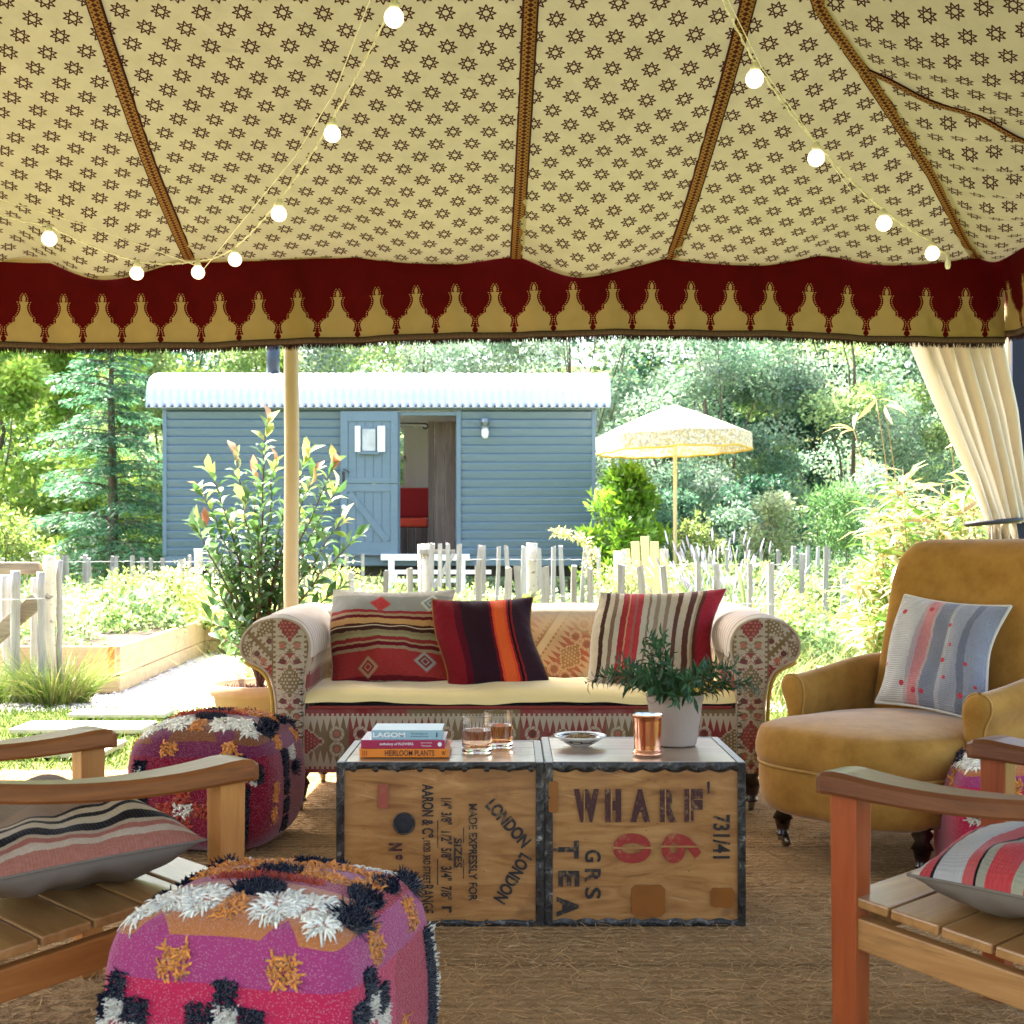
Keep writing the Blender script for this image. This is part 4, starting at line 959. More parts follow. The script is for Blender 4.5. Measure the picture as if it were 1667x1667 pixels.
T(cl_, 'N', 633, 1372, 655, 1385, -90, M_INKB, .003); T(cl_, '\u00ba', 644, 1390, 656, 1400, -90, M_INKB, .002)
# worn red marks, bung and patches
def patch(r, x0, y0, x1, y1, mat, nm, t=.004, bev=.009, oct_=True):
    w = (x1-x0)*q; h = (y1-y0)*q; k = .13*min(w, h) if oct_ else .002; pts = [(-w/2+k, -h/2), (w/2-k, -h/2), (w/2, -h/2+k), (w/2, h/2-k), (w/2-k, h/2), (-w/2+k, h/2), (-w/2, h/2-k), (-w/2, -h/2+k)]
    V, Fc = prism(pts, -t-.003, -.002); mk(nm, V+np.array([X_((x0+x1)/2)-r.location[0], 0, Z_((y0+y1)/2)]), Fc, mat, r)
M_PATCH = plain('brown_patch', (.26, .085, .012), .35, .3, 14); M_STAIN = ink('faded_red_paint', (.33, .07, .035))
patch(cr_, 1028, 1440, 1082, 1491, M_PATCH, 'patch'); patch(cr_, 1157, 1445, 1195, 1476, M_PATCH, 'patch'); patch(cr_, 893, 1272, 908, 1322, M_PATCH, 'patch', .002)
patch(cl_, 616, 1277, 632, 1316, M_STAIN, 'paint_mark', .0006, oct_=False)
rg, rf = lathe([(.031, -.001), (.031, -.005), (.028, -.006), (.026, -.002), (.0255, .002)], 32); rg = rg[:, [0, 2, 1]]; hx = X_(658)-cl_.location[0]; hz = Z_(1340)
mk('bung_ring', rg+np.array([hx, -.003, hz]), rf, M_TIN, cl_, smooth=True); dg_, df = lathe([(.0005, -.001), (.015, -.0025), (.026, -.001)], 24); dg_ = dg_[:, [0, 2, 1]]; mk('bung', dg_+np.array([hx, -.003, hz]), df, M_BLACK, cl_, smooth=True)

# ---------------- things on the chests ----------------
TZ = .4605
SH = sharp
def book(label, x0, x1, y, d, z, t, cm, spine_items, tilt=0., top=None):
    w = x1-x0; r = thing('book', label, 'book', ((x0+x1)/2, y, z), tilt, 'books stacked on the left tea chest')
    c = .003
    mk('pages', *box(w-.006, d-.008, t-2*c-.0006, (0, d/2+.001, t/2), .0004), M_PAPER, r)
    mk('cover', *join([box(w, d, c, (0, d/2, c/2), .0008), box(w, .0045, t, (0, .0015, t/2), .0018)]), cm, r)
    mk('front_cover', *box(w, d, c, (0, d/2, t-c/2+.0002), .0008), top or cm, r)
    for (txt, fx, fz, fw, fh, m_, bd_) in spine_items:
        V, Fc = text_mesh(txt, .02, bd_); a, b = V.min(0), V.max(0); V = V-(a+b)/2; V[:, 0] *= fw*w/(b[0]-a[0]); V[:, 1] *= fh*t/(b[1]-a[1])
        mk('title', np.stack([V[:, 0]+fx*w, -.0012-V[:, 2], V[:, 1]+t/2+fz*t], 1), Fc, m_, r)
    return r
M_PAPER = plain('book_pages', (.60, .57, .50), .9, .05, 200)
M_ORG = plain('orange_cloth', (.72, .20, .012), .6, .06); M_DR = plain('crimson_cover', (.36, .015, .06), .45, .05); M_TEAL = plain('pale_teal_cover', (.30, .46, .50), .5, .05); M_PALE = plain('pale_blue_cover', (.50, .62, .70), .35, .04); M_LAV = plain('pale_lavender_cover', (.58, .54, .64), .35, .04)
M_BKTXT = plain('dark_print', (.05, .015, .012), .6); M_WTXT = plain('white_print', (.8, .8, .78), .6); M_DTXT = plain('navy_print', (.03, .07, .12), .6)
M_MAR = plain('maroon_cover', (.22, .012, .012), .5)
by = 3.487; s_ = by/F; bx = lambda p: (p-833.5)*s_
book('orange book titled HEIRLOOM PLANTS at the bottom of the stack', bx(585), bx(731), by, .165, TZ, .0245, M_ORG, [('HEIRLOOM PLANTS', .06, .02, .55, .66, M_BKTXT, .0002), ('W', .44, .0, .045, .5, M_BKTXT, .0), ('|||', -.44, 0, .05, .6, M_MAR, 0)], 0)
book('crimson book titled anthology of FLOWERS in the middle of the stack', bx(587.5), bx(724), by+.001, .160, TZ+.0252, .0245, M_DR, [('anthology of FLOWERS', -.075, 0, .40, .38, M_WTXT, .0003), ('Jane Field', .28, .15, .13, .16, M_WTXT, 0), ('Teneues', .28, -.17, .12, .16, M_WTXT, 0), ('\u2022', .44, .0, .05, .5, M_WTXT, .001)], 0, M_LAV)
book('pale blue book titled LAGOM on top of the stack', bx(604.5), bx(719), by+.004, .135, TZ+.0504, .0265, M_TEAL, [('LAGOM', -.25, 0, .46, .52, M_WTXT, .0006), ('The Swedish art', .18, .13, .24, .16, M_DTXT, .0), ('of balanced living', .18, -.18, .25, .16, M_DTXT, 0), ('|', .43, 0, .018, .5, M_DTXT, .001)], 0, M_PALE)
M_DRINK = Mat('pink_drink').out((1, .66, .46), .0, trans=1, ior=1.2); M_DRINK2 = Mat('orange_drink').out((1, .50, .20), .0, trans=1, ior=1.2)
def glass(label, x, y, md):
    r = thing('tumbler', label, 'glass', (x, y, TZ), 0, 'glasses of pink drink on the left tea chest')
    Ro, Ri = .0435, .0415
    V, Fc = lathe(SH([(.0003, .0002), (Ro-.003, .0002), (Ro, .004), (Ro, .060), (Ro, .1055), (Ro-.001, .1068), (Ri, .1055), (Ri, .03), (Ri-.002, .020), (.030, .0165), (.0003, .0160)]), 64); mk('glass', V, Fc, M_GLASS, r, smooth=True)
    e = -.0005; V, Fc = lathe(SH([(.0003, .0160+e), (.030, .0165+e), (Ri-.002-e, .020+e), (Ri-e, .03), (Ri-e, .066), (Ri-.0035, .065), (.0003, .065)]), 64); mk('drink', V, Fc, md, r, smooth=True)
glass('nearer tumbler of pink drink, left of the pair on the tea chest', (776.5-833.5)*3.575/F, 3.575, M_DRINK)
glass('farther tumbler of orange-pink drink, right of the pair on the tea chest', (811-833.5)*3.665/F, 3.67, M_DRINK2)
def copper():
    m = Mat('polished_copper'); n = m.noise(6, 3); return m.out(m.mix(n, (.80, .36, .20), (.90, .47, .30)), .16, metal=1, bump=n, bs=.03)
M_COP = copper(); M_STEEL = Mat('steel_lining').out((.55, .54, .52), .25, metal=1)
cup = thing('copper_cup', 'polished copper beaker standing in front of the white plant pot', 'cup', ((1054-833.5)*3.535/F, 3.535, TZ))
V, Fc = lathe(SH([(.0003, .001), (.040, .001), (.0425, .004), (.0425, .009), (.0395, .0115), (.0405, .014), (.0385, .0165), (.0385, .03), (.0415, .100), (.0425, .108), (.044, .112), (.0452, .114), (.0450, .1165), (.0435, .1170)]), 56); mk('body', V, Fc, M_COP, cup, smooth=True)
V, Fc = lathe([(.0436, .1168), (.042, .112), (.0405, .10), (.0375, .02), (.0003, .018)], 48); mk('lining', V, Fc, M_STEEL, cup, smooth=True)
pl = thing('dish', 'small white dish with black patterned rim holding seeds', 'dish', ((944.5-833.5)*3.70/F, 3.70, TZ))
def dishm():
    m = Mat('painted_ceramic'); x, y, z = m.sep(m.tc()); r = ((x*x)+(y*y)).pw(.5); a = m.math('ARCTAN2', y, x)
    d = (r > .050)*(r < .064)*(z > .012); pt = ((a*6.0).sin()*((r*520.0).sin()) > -.2); e = (abs(r-.066) < .0012)+(abs(r-.049) < .001)
    return m.out(m.mix(mx(d*pt, e.clamp()), (.72, .71, .67), (.02, .02, .025)), .25, spec=.5)
V, Fc = lathe([(.0003, .002), (.030, .0), (.034, .002), (.052, .012), (.070, .024), (.077, .0285), (.079, .030), (.0785, .032), (.075, .0325), (.064, .027), (.048, .016), (.030, .009), (.0003, .008)], 56); mk('bowl', V, Fc, dishm(), pl, smooth=True)
n = 260; a = rng.uniform(0, 6.28, n); r_ = .046*np.sqrt(rng.random(n)); P = np.stack([r_*np.cos(a), r_*np.sin(a), .018+.010*(1-(r_/.05)**2)+rng.uniform(0, .003, n)], 1)
D = rng.normal(size=(n, 3)); D[:, 2] *= .3; V, Fc, k = strands(P, D, rng.uniform(.006, .013, n), .0016, rng.normal(size=(n, 3))*.003, 3)
mk('seeds', V, Fc, leafmat('seed', .7, .05, .3), pl, col=np.repeat(np.array([.5, .33, .15])*rng.uniform(.5, 1.3, (n, 1)), k, 0), kind='stuff')
pp_ = thing('potted_plant', 'small dark green leafy plant in a chalky white pot on the right tea chest', 'potted plant', ((1099-833.5)*3.72/F, 3.725, TZ))
V, Fc = lathe(SH([(.0003, 0), (.060, 0), (.064, .003), (.0675, .02), (.083, .128), (.0835, .131), (.0862, .134), (.0872, .150), (.0862, .1535), (.080, .1535), (.078, .14), (.0003, .138)]), 56); mk('pot', V, Fc, M_POT, pp_, smooth=True)
n = 1100; a = rng.uniform(0, 6.28, n); r_ = .078*np.sqrt(rng.random(n)); P = np.stack([r_*np.cos(a), r_*np.sin(a), np.full(n, .137)], 1); D = rdir(n, 1.2)
V, Fc, k = strands(P, D, rng.uniform(.008, .026, n), .0015, rng.normal(size=(n, 3))*.006, 3); mk('moss', V, Fc, M_LEAF, pp_, col=np.repeat(np.array([.20, .30, .03])*rng.uniform(.5, 1.4, (n, 1)), k, 0), kind='stuff')
def branchy(parent, base, n, Lr, spread, lf, lw, leafmat_, colf, zbase, stem_r=.0022, upb=1.6, droop=.05, dens=34, rbase=.04, stemmat=None, nm='leaf_cluster', longleaf=True, gap=.2):
    """many stems with leaves; one mesh of stems, one of leaves per third"""
    SV_ = []; LP = []; LD = []; LN = []
    for i in range(n):
        a = rng.uniform(0, 6.28); p = np.array([cos(a), sin(a), 0])*rbase*rng.random()**.5+np.array([0, 0, zbase]); L = rng.uniform(*Lr)
        d = unit(np.array([cos(a)*spread*rng.random(), sin(a)*spread*rng.random(), 1.])); k = 10; pts = [p]
        for j in range(k): d = unit(d+np.array([cos(a), sin(a), 0])*.04*spread-np.array([0, 0, droop*j/k*2])+rng.normal(size=3)*.05); p = p+d*L/k; pts.append(p)
        pts = np.array(pts); SV_.append(tube(pts, np.linspace(stem_r, stem_r*.4, k+1), 5))
        m_ = int(L*dens*3); tt = np.linspace(gap, 1, m_)
        for q_, t in enumerate(tt):
            f = t*k; i0 = min(int(f), k-1); pp = pts[i0]*(1-(f-i0))+pts[i0+1]*(f-i0) if i0 < k else pts[-1]; dd = pts[min(i0+1, k)]-pts[i0]
            an = q_*2.4+rng.uniform(-.4, .4); s = unit(np.cross(dd, [cos(an), sin(an), .3])); LP.append(pp); LD.append(unit(unit(dd)*.75+s*.9+rng.normal(size=3)*.15)); LN.append(unit(dd)+rng.normal(size=3)*.2)
    LP, LD, LN = map(np.array, (LP, LD, LN)); m_ = len(LP)
    mk('stems', *join(SV_), stemmat or M_STEM, parent, smooth=True)
    V, Fc, k = leaves(LP, LD, LN, rng.uniform(*lf, m_), rng.uniform(*lw, m_), .12, longleaf)
    mk(nm, V, Fc, leafmat_, parent, col=np.repeat(colf(LP, m_), k, 0), smooth=longleaf, kind='stuff')
branchy(pp_, 0, 46, (.10, .25), 1.5, (.028, .052), (.007, .012), M_OLIVE, lambda P, n: np.array([.022, .062, .020])*rng.uniform(.5, 1.9, (n, 1))*np.array([1, 1, 1.1]), .135, .0013, droop=.09, dens=36, rbase=.06, stemmat=plain('green_stem', (.06, .08, .03), .7))

# ---------------- poufs ----------------
PINK = (.52, .025, .075); MAG = (.38, .05, .155); NAVY = (.008, .009, .022); IVO = (.86, .80, .66); ORA = (.72, .27, .055); PUR = (.38, .05, .155); CRI = (.34, .004, .022)
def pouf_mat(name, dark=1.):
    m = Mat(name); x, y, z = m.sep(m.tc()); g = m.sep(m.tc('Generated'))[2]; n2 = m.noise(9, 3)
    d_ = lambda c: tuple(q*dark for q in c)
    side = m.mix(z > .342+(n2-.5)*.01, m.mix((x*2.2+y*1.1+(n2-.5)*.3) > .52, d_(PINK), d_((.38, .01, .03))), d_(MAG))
    ax = abs(x); 
    tp = m.mix(y > -.045, d_(IVO if False else (.50, .17, .05)), d_(CRI)); tp = m.mix(y < -.10, tp, d_((.50, .17, .05)))
    tp = m.mix(y > .17, tp, d_((.34, .27, .22)))
    dd = abs(abs(x)-.115)*1.0+abs(y-.07)*1.3; tp = m.mix(dd < .055, tp, d_(PUR))
    hh = abs(abs(x+.015)-.115)+abs(y+.215)*.9; tp = m.mix(hh < .04, tp, d_(PUR))
    nz_ = m.sep(m.tc('Normal'))[2]; top = (nz_ > .62+(n2-.5)*.05)*(z > .3); c = m.mix(top, side, tp)
    # woven speckle
    wv = m.vor(1, m.scale(m.tc(), (260, 260, 260))); fz = m.noise(420, 2)
    c = m.mix((wv < .27)*.7, c, m.mix(.5, c, (.75, .5, .5))); c = m.mix(fz*.35, c, m.hsv(c, .5, 1, .5))
    return m.out(c, .95, bump=wv*-1.+fz, bs=.7, bd=.003, spec=.05, sheen=.4)
def pouf(label, loc, rz, s, mat, lod, patches, K=8.0):
    r = thing('pouf', label, 'pouf', loc, rz, 'tufted moroccan style poufs'); a, b, h = s
    bm = bmesh.new(); bmesh.ops.create_cube(bm, size=2); bmesh.ops.subdivide_edges(bm, edges=bm.edges[:], cuts=28, use_grid_fill=True)
    V = np.array([v.co[:] for v in bm.verts]); Fc = [[v.index for v in f.verts] for f in bm.faces]; bm.free()
    def proj(D):
        D = np.asarray(D, float); k = (np.abs(D)**K).sum(-1)**(1/K); P = D/k[..., None]; return P
    Pn = proj(V)
    def place(Pn):
        z = Pn[..., 2]; bul = 1+.05*np.cos(z*pi/2)-.035*(z > 0)*z**2; wob = 1+.012*np.sin(Pn[..., 0]*5+z*3)*np.cos(Pn[..., 1]*4)
        dome = .035*np.clip(1-Pn[..., 0]**2, 0, 1)*np.clip(1-Pn[..., 1]**2, 0, 1)*np.clip(z, 0, 1)
        return np.stack([a*Pn[..., 0]*bul*wob, b*Pn[..., 1]*bul*wob, h/2+h/2*z+dome], -1)
    body = mk('cover', place(Pn), Fc, mat, r, smooth=True)
    xs_ = np.linspace(-1, 1, 40)
    ring = []
    for qa, qb in ((0, -1), (1, 0), (0, 1), (-1, 0)):
        pass
    cols = dict(w=IVO, n=NAVY, o=ORA, p=PUR, r=(.45, .06, .03))
    for (face, cx, cy, wd, ht, cc, style) in patches:
        area = wd*ht; L, rr, dn = {'shag': (.031, .0034, 52000), 'pile': (.0105, .0024, 130000), 'loop': (.021, .0028, 60000), 'pom': (.024, .0022, 80000)}[style]
        if lod: rr *= 1.5; dn /= 1.9
        n = max(12, int(area*4*a*b*dn/ (1 if face == 't' else 1)*.9))
        u = rng.uniform(-1, 1, n); v = rng.uniform(-1, 1, n)
        if style in ('shag', 'pom') or style == 'pile' and face == 't':
            k = u*u+v*v < 1; u = u[k]; v = v[k]; n = len(u)
        px_ = cx+u*wd; py_ = cy+v*ht
        o1 = np.ones(n)
        D = {'t': (px_, py_, o1), 'f': (px_, -o1, py_), 'r': (o1, px_, py_), 'l': (-o1, px_, py_), 'b': (px_, o1, py_)}[face]
        def ps(D): return place(proj(np.stack(D, -1)))
        P = ps(D); e = .01
        if face == 't': P1 = ps((px_+e, py_, o1)); P2 = ps((px_, py_+e, o1)); N = np.cross(P1-P, P2-P)
        elif face == 'f': P1 = ps((px_+e, -o1, py_)); P2 = ps((px_, -o1, py_+e)); N = np.cross(P1-P, P2-P)
        elif face == 'r': P1 = ps((o1, px_+e, py_)); P2 = ps((o1, px_, py_+e)); N = np.cross(P1-P, P2-P)
        elif face == 'l': P1 = ps((-o1, px_+e, py_)); P2 = ps((-o1, px_, py_+e)); N = -np.cross(P1-P, P2-P)
        else: P1 = ps((px_+e, o1, py_)); P2 = ps((px_, o1, py_+e)); N = -np.cross(P1-P, P2-P)
        N = unit(N); cen = P.mean(0); outw = unit(P-cen); rj = rng.normal(size=(n, 3))
        if style == 'shag': D_ = N*.55+outw*.75+rj*.20; B = -N*.020+np.array([0, 0, -.006])+rj*.003; sg = 5
        elif style == 'pom': D_ = N*.5+unit(rj)*.75+outw*.4; B = rj*.003; sg = 3
        elif style == 'pile': D_ = N+rj*.22; B = rj*.003; sg = 3
        else: D_ = N*.9+rj*.2; B = unit(rj)*.011-N*.019; sg = 5
        V, Fc, k = strands(P-N*.002, D_, L*rng.uniform(.6, 1.15, n), (lambda t: rr) if style == 'loop' else rr, B, sg)
        c = np.array(cols[cc])*rng.uniform(.7, 1.18, (n, 1))
        mk({'shag': 'fringe_tuft', 'pom': 'pompom', 'pile': 'pile_patch', 'loop': 'loop_patch'}[style], V, Fc, M_YARN, r, col=np.repeat(c, k, 0), smooth=True)
    return r
my = Mat('wool_yarn'); M_YARN = my.out(my.attr(), .95, spec=.05, sheen=.3)
topset = [('t', -.60, -.56, .22, .20, 'w', 'shag'), ('t', -.36, -.58, .17, .22, 'w', 'shag'), ('t', -.84, -.74, .10, .14, 'w', 'shag'), ('t', -.06, -.70, .10, .14, 'o', 'loop'),
    ('t', .30, -.60, .17, .22, 'w', 'shag'), ('t', .54, -.54, .20, .18, 'w', 'shag'), ('t', .74, -.74, .11, .14, 'w', 'shag'), ('t', -.02, -.12, .5, .05, 'r', 'pile'),
    ('t', .02, -.36, .22, .14, 'n', 'pile'), ('t', .90, -.50, .14, .18, 'n', 'pom'), ('t', .82, -.06, .16, .16, 'n', 'pile'), ('t', .0, .06, .20, .15, 'n', 'pile'), ('t', .10, .66, .24, .12, 'n', 'pile'), ('t', .84, .40, .12, .16, 'n', 'pile'),
    ('t', -.88, .12, .12, .10, 'n', 'pile'), ('t', -.96, -.28, .08, .12, 'n', 'pile'), ('t', -.88, .78, .10, .10, 'n', 'pom'), ('t', .94, .86, .12, .12, 'n', 'pom'),
    ('t', -.45, .82, .30, .12, 'w', 'shag'), ('t', .50, .86, .30, .12, 'w', 'shag'),
    ('t', -.48, .44, .34, .07, 'o', 'loop'), ('t', -.48, .10, .34, .07, 'o', 'loop'), ('t', -.02, .28, .16, .16, 'o', 'loop'), ('t', -.20, .27, .10, .14, 'o', 'loop'), ('t', -.78, .27, .08, .14, 'o', 'loop'), ('t', .50, .46, .34, .07, 'o', 'loop'), ('t', .46, .08, .34, .07, 'o', 'loop'), ('t', .76, .27, .09, .14, 'o', 'loop'), ('t', .16, .27, .10, .14, 'o', 'loop'),
    ('f', -.36, .74, .10, .11, 'o', 'loop'), ('f', .52, .74, .10, .11, 'o', 'loop'), ('r', -.40, .78, .10, .12, 'o', 'loop'), ('r', .45, .78, .10, .12, 'o', 'loop'), ('l', -.5, .78, .10, .12, 'o', 'loop'), ('l', .4, .78, .10, .12, 'o', 'loop')]
def cross(face, cx, cz):
    return [(face, cx, cz+.20, .085, .10, 'n', 'pile'), (face, cx-.19, cz+.02, .10, .09, 'n', 'pile'), (face, cx+.19, cz+.02, .10, .09, 'n', 'pile'), (face, cx, cz+.02, .085, .09, 'w', 'pile'), (face, cx-.19, cz-.16, .10, .09, 'w', 'pile'), (face, cx+.19, cz-.16, .10, .09, 'w', 'pile'), (face, cx-.36, cz-.16, .08, .09, 'n', 'pile'), (face, cx+.36, cz-.16, .08, .09, 'n', 'pile'), (face, cx, cz-.34, .085, .09, 'w', 'pile')]
near = topset+cross('f', -.80, .33)[:7]+cross('f', .08, .33)+cross('r', -.60, .36)[:6]+[('r', .70, z, .08, .11, 'n', 'pile') for z in (.45, .22, .0, -.22)]+[('r', .86, z, .06, .2, 'w', 'pile') for z in (.35, -.05)]+[('l', .2, z, .08, .1, 'n', 'pile') for z in (.4, .15, -.1)]+[('r', .1, z, .05, .12, 'o', 'loop') for z in (-.1, -.4)]
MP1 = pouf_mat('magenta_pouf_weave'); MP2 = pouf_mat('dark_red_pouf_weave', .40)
pouf('magenta tufted pouf in the left foreground, nearest the camera', (-.425, 2.22, 0), R(-14), (.226, .226, .43), MP1, False, near)
far = [p for p in topset]+[('f', -.72, .42, .10, .12, 'n', 'pile'), ('f', -.72, .38, .06, .06, 'w', 'pile'), ('f', .68, .55, .06, .10, 'n', 'pile'), ('f', .52, .32, .12, .10, 'n', 'pile'), ('f', .70, .36, .05, .10, 'w', 'pile'), ('f', .56, .24, .08, .07, 'w', 'pile'), ('f', .82, .28, .05, .09, 'w', 'pile'), ('f', .92, .38, .08, .16, 'n', 'pile')]
far += [('f', -.72, z, .14, .13, 'n', 'pile') for z in (.1, -.15, -.4, -.65, -.85)]+[('f', .60, z, .16, .13, 'n', 'pile') for z in (.05, -.2, -.45, -.7, -.88)]
far += [('f', -.12, -.02, .11, .10, 'r', 'loop'), ('f', -.12, -.44, .11, .10, 'r', 'loop'), ('f', -.36, -.23, .10, .10, 'r', 'loop'), ('f', -.12, -.23, .11, .09, 'w', 'loop'), ('f', .14, -.23, .12, .10, 'r', 'loop'), ('f', .36, -.23, .10, .10, 'r', 'loop')]
far += [('r', -.3, z, .10, .12, 'n', 'pile') for z in (.5, .3, 0, -.3, -.6)]+[('r', .1, .25, .12, .10, 'n', 'pom'), ('r', .0, .5, .10, .10, 'w', 'pile')]+[('r', -.7, z, .05, .15, 'o', 'loop') for z in (0, -.4)]+[('l', -.6, z, .10, .2, 'o', 'loop') for z in (0, -.4)]+[('l', -.2, z, .10, .12, 'n', 'pile') for z in (.4, .1)]
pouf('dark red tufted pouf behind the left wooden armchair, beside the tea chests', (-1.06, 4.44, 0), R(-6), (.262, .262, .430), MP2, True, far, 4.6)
pouf('magenta tufted pouf at the right edge between the velvet and wooden armchairs', (1.60, 3.84, 0), R(-10), (.235, .235, .40), MP1, True, topset+[('f', -.72, .42, .10, .12, 'n', 'pile'), ('f', -.80, .26, .10, .06, 'w', 'pile'), ('f', -.62, .12, .06, .07, 'w', 'pile'), ('f', -.46, .08, .12, .12, 'n', 'pile'), ('f', -.7, -.25, .08, .06, 'o', 'loop'), ('l', 0, .2, .12, .12, 'n', 'pile'), ('t', -.7, -.4, .3, .3, 'w', 'shag'), ('t', -.3, -.2, .3, .3, 'w', 'shag')])
# ---------------- shepherd's hut ----------------
HYF = 16.0; sh_ = HYF/F
hx = lambda p: (p-833.5)*sh_
hz = lambda p: CH-(p-895)*sh_
hut = thing('shepherds_hut', "blue-grey shepherd's hut with curved white corrugated roof and open stable door", 'hut', (hx(617), HYF, 0))
HL, HR, HD = hx(267), hx(968), 2.2
zb, zt = hz(921), hz(668)
def hp(name, x0, x1, z0, z1, y, t, mat, parent=None, bev=.006, **k):
    return mk(name, *box(x1-x0, t, z1-z0, ((x0+x1)/2, y+t/2, (z0+z1)/2), bev), mat, parent or hut, True, **k)
# boards: tapered shiplap with a sloping top that catches the sky
def siding(x0, x1, z0, z1, nm='siding_board', yb_=HYF):
    n = max(1, round((z1-z0)/.1137)); h = (z1-z0)/n; me = None
    for i in range(n):
        z = z0+i*h
        pr = [(.0, z+.0), (-.010, z+.001), (-.034, z+h*.78), (-.033, z+h*.82), (-.012, z+h*.92), (-.002, z+h*.995), (.02, z+h*.995), (.02, z)]
        V = np.array([(x0, yb_+y, q) for y, q in pr]+[(x1, yb_+y, q) for y, q in pr]); k = 8
        Fc = [[i_, i_+k, (i_+1) % k+k, (i_+1) % k] for i_ in range(k)]+[list(range(k))[::-1], [k+i_ for i_ in range(k)]]
        mk(nm, V, Fc, M_HUT, hut, True)
zd0, zd1 = hz(903), hz(672)
siding(HL+.045, hx(556)-.005, zb+.13, zt); siding(hx(751), HR-.04, zb+.13, zt)
hp('door_sill_board', HL, HR, zb, zb+.125, HYF-.03, .06, M_HUT)
hp('corner_board', HL-.01, HL+.045, zb+.13, zt, HYF-.036, .06, M_HUT); hp('corner_board', HR-.04, HR+.012, zb+.13, zt, HYF-.036, .06, M_HUT)
hp('eaves_board', HL-.02, HR+.02, zt, zt+.06, HYF-.035, .05, M_HUT)
# end and rear walls, floor
def endwall(x, t, m_, nm):  # unseen window openings, added in both ends to let daylight inside
    y0, y1, a, b = HYF+.03, HYF+HD-.02, HYF+.55, HYF+HD-.55; z0, z1 = zb+.75, zt-.25
    for p, q, c_, d in ((y0, a, zb, zt), (b, y1, zb, zt), (a, b, zb, z0), (a, b, z1, zt)): mk(nm, *box(t, q-p, d-c_, (x+t/2, (p+q)/2, (c_+d)/2)), m_, hut, True)
for x in (HL, HR-.05): endwall(x, .05, M_HUT, 'end_wall')
ywall = HYF+HD
wx0, wx1, wz0, wz1 = hx(560), hx(664)*1.0, CH+.85, CH+1.62
wx0 = (470-833.5)*ywall/F; wx1 = (660-833.5)*ywall/F; wz0 = CH-(792-895)*ywall/F; wz1 = CH-(700-895)*ywall/F  # rear window widened beyond its visible part to brighten the interior
for a, b, c_, d in ((HL, wx0, zb, zt), (wx1, HR, zb, zt), (wx0, wx1, zb, wz0), (wx0, wx1, wz1, zt)): mk('rear_wall', *box(b-a, .05, d-c_, ((a+b)/2, ywall, (c_+d)/2)), M_WHITE, hut, True)
wf = mk('window_frame', *join([box(.04, .05, wz1-wz0, (x, ywall-.04, (wz0+wz1)/2)) for x in (wx0, wx1)]+[box(wx1-wx0+.04, .05, .04, ((wx0+wx1)/2, ywall-.04, z)) for z in (wz0, wz1, (wz0+wz1)/2)]+[box(.05, .03, wz1-wz0+.3, (wx1+.14, ywall-.04, (wz0+wz1)/2))]), M_WHITE, hut, True)
mk('window_pane', *box(wx1-wx0, .006, wz1-wz0, ((wx0+wx1)/2, ywall, (wz0+wz1)/2)), M_GLASS, hut, True)
mk('floor', *box(HR-HL, HD, .05, ((HL+HR)/2, HYF+HD/2, zb+.10)), M_OLD, hut, True)
for x in (HL+.052, HR-.072): endwall(x, .02, M_WHITE, 'lining')  # unseen white panels on ends and ceiling, added to brighten the interior
mk('lining', *box(HR-HL-.2, HD-.1, .02, ((HL+HR)/2, HYF+HD/2, zt+.02)), M_WHITE, hut, True)
# chassis and wheels
for y in (HYF+.35, HYF+HD-.35): mk('chassis_beam', *box(HR-HL-.2, .1, .14, ((HL+HR)/2, y, zb-.075)), M_BLACK, hut, True)
def wheel(x, y, r):
    a = np.linspace(0, 2*pi, 33); T_, f_ = tube(np.stack([x+r*np.cos(a), np.full(33, y), .02+r+r*np.sin(a)], 1), .028, 6, False)
    sp = [bar((x, y, .02+r), (x+r*cos(b), y, .02+r+r*sin(b)), .03, .02) for b in np.arange(8)*pi/4]
    w_ = mk('wheel', T_, f_, M_BLACK, hut, True, smooth=True); mk('spokes', *join(sp+[tube([(x, y-.07, .02+r), (x, y+.07, .02+r)], .06, 12)]), M_BLACK, w_, True)
for x in (HL+.9, HR-.9):
    for y in (HYF+.12, HYF+HD-.12): wheel(x, y, .33)
# roof: corrugated sheet on a bow
def roofs(u, v):
    X = HL-.2+(HR-HL+.4)*u; a = v*pi; c, s = np.cos(a), np.sin(a)
    y = HYF+HD/2-(HD/2+.13)*np.sign(c)*abs(c)**.80; z = zt-.0+.56*abs(s)**.62*1.0+.025
    rp = .0055*np.sin(X*2*pi/.1015)
    return np.stack([X, y-rp*c, z+rp*(.25+s)], 1)
nu = 62*8; V, Fc = surf(roofs, nu, 48); V2 = V-np.array([0, 0, .006]); k = len(V); Fc = np.vstack([Fc, Fc[:, ::-1]+k]); e = np.arange(nu-1)*48
Fc = np.vstack([Fc, np.stack([e, e+48, e+48+k, e+k], 1)]); mk('roof', np.vstack([V, V2]), Fc, M_IRON, hut, True, smooth=True)
v = np.linspace(.02, .98, 40); a = v*pi; c, s = np.cos(a), np.sin(a); gy_ = HYF+HD/2-(HD/2+.02)*np.sign(c)*abs(c)**.8; gz = zt+.53*abs(s)**.62
for x in (HL, HR-.04):
    P = list(zip(gy_, gz)); n = len(P); V = np.array([(x, y, z) for y, z in P]+[(x+.04, y, z) for y, z in P]); mk('gable_end', V, [list(range(n)), list(range(n, 2*n))[::-1]]+[[i, i+1, i+1+n, i+n] for i in range(n-1)]+[[n-1, 0, n, 2*n-1]], M_HUT, hut, True)
Y_ = 16.45; cx_ = (444.5-833.5)*Y_/F; cz0 = CH-(632-895)*Y_/F
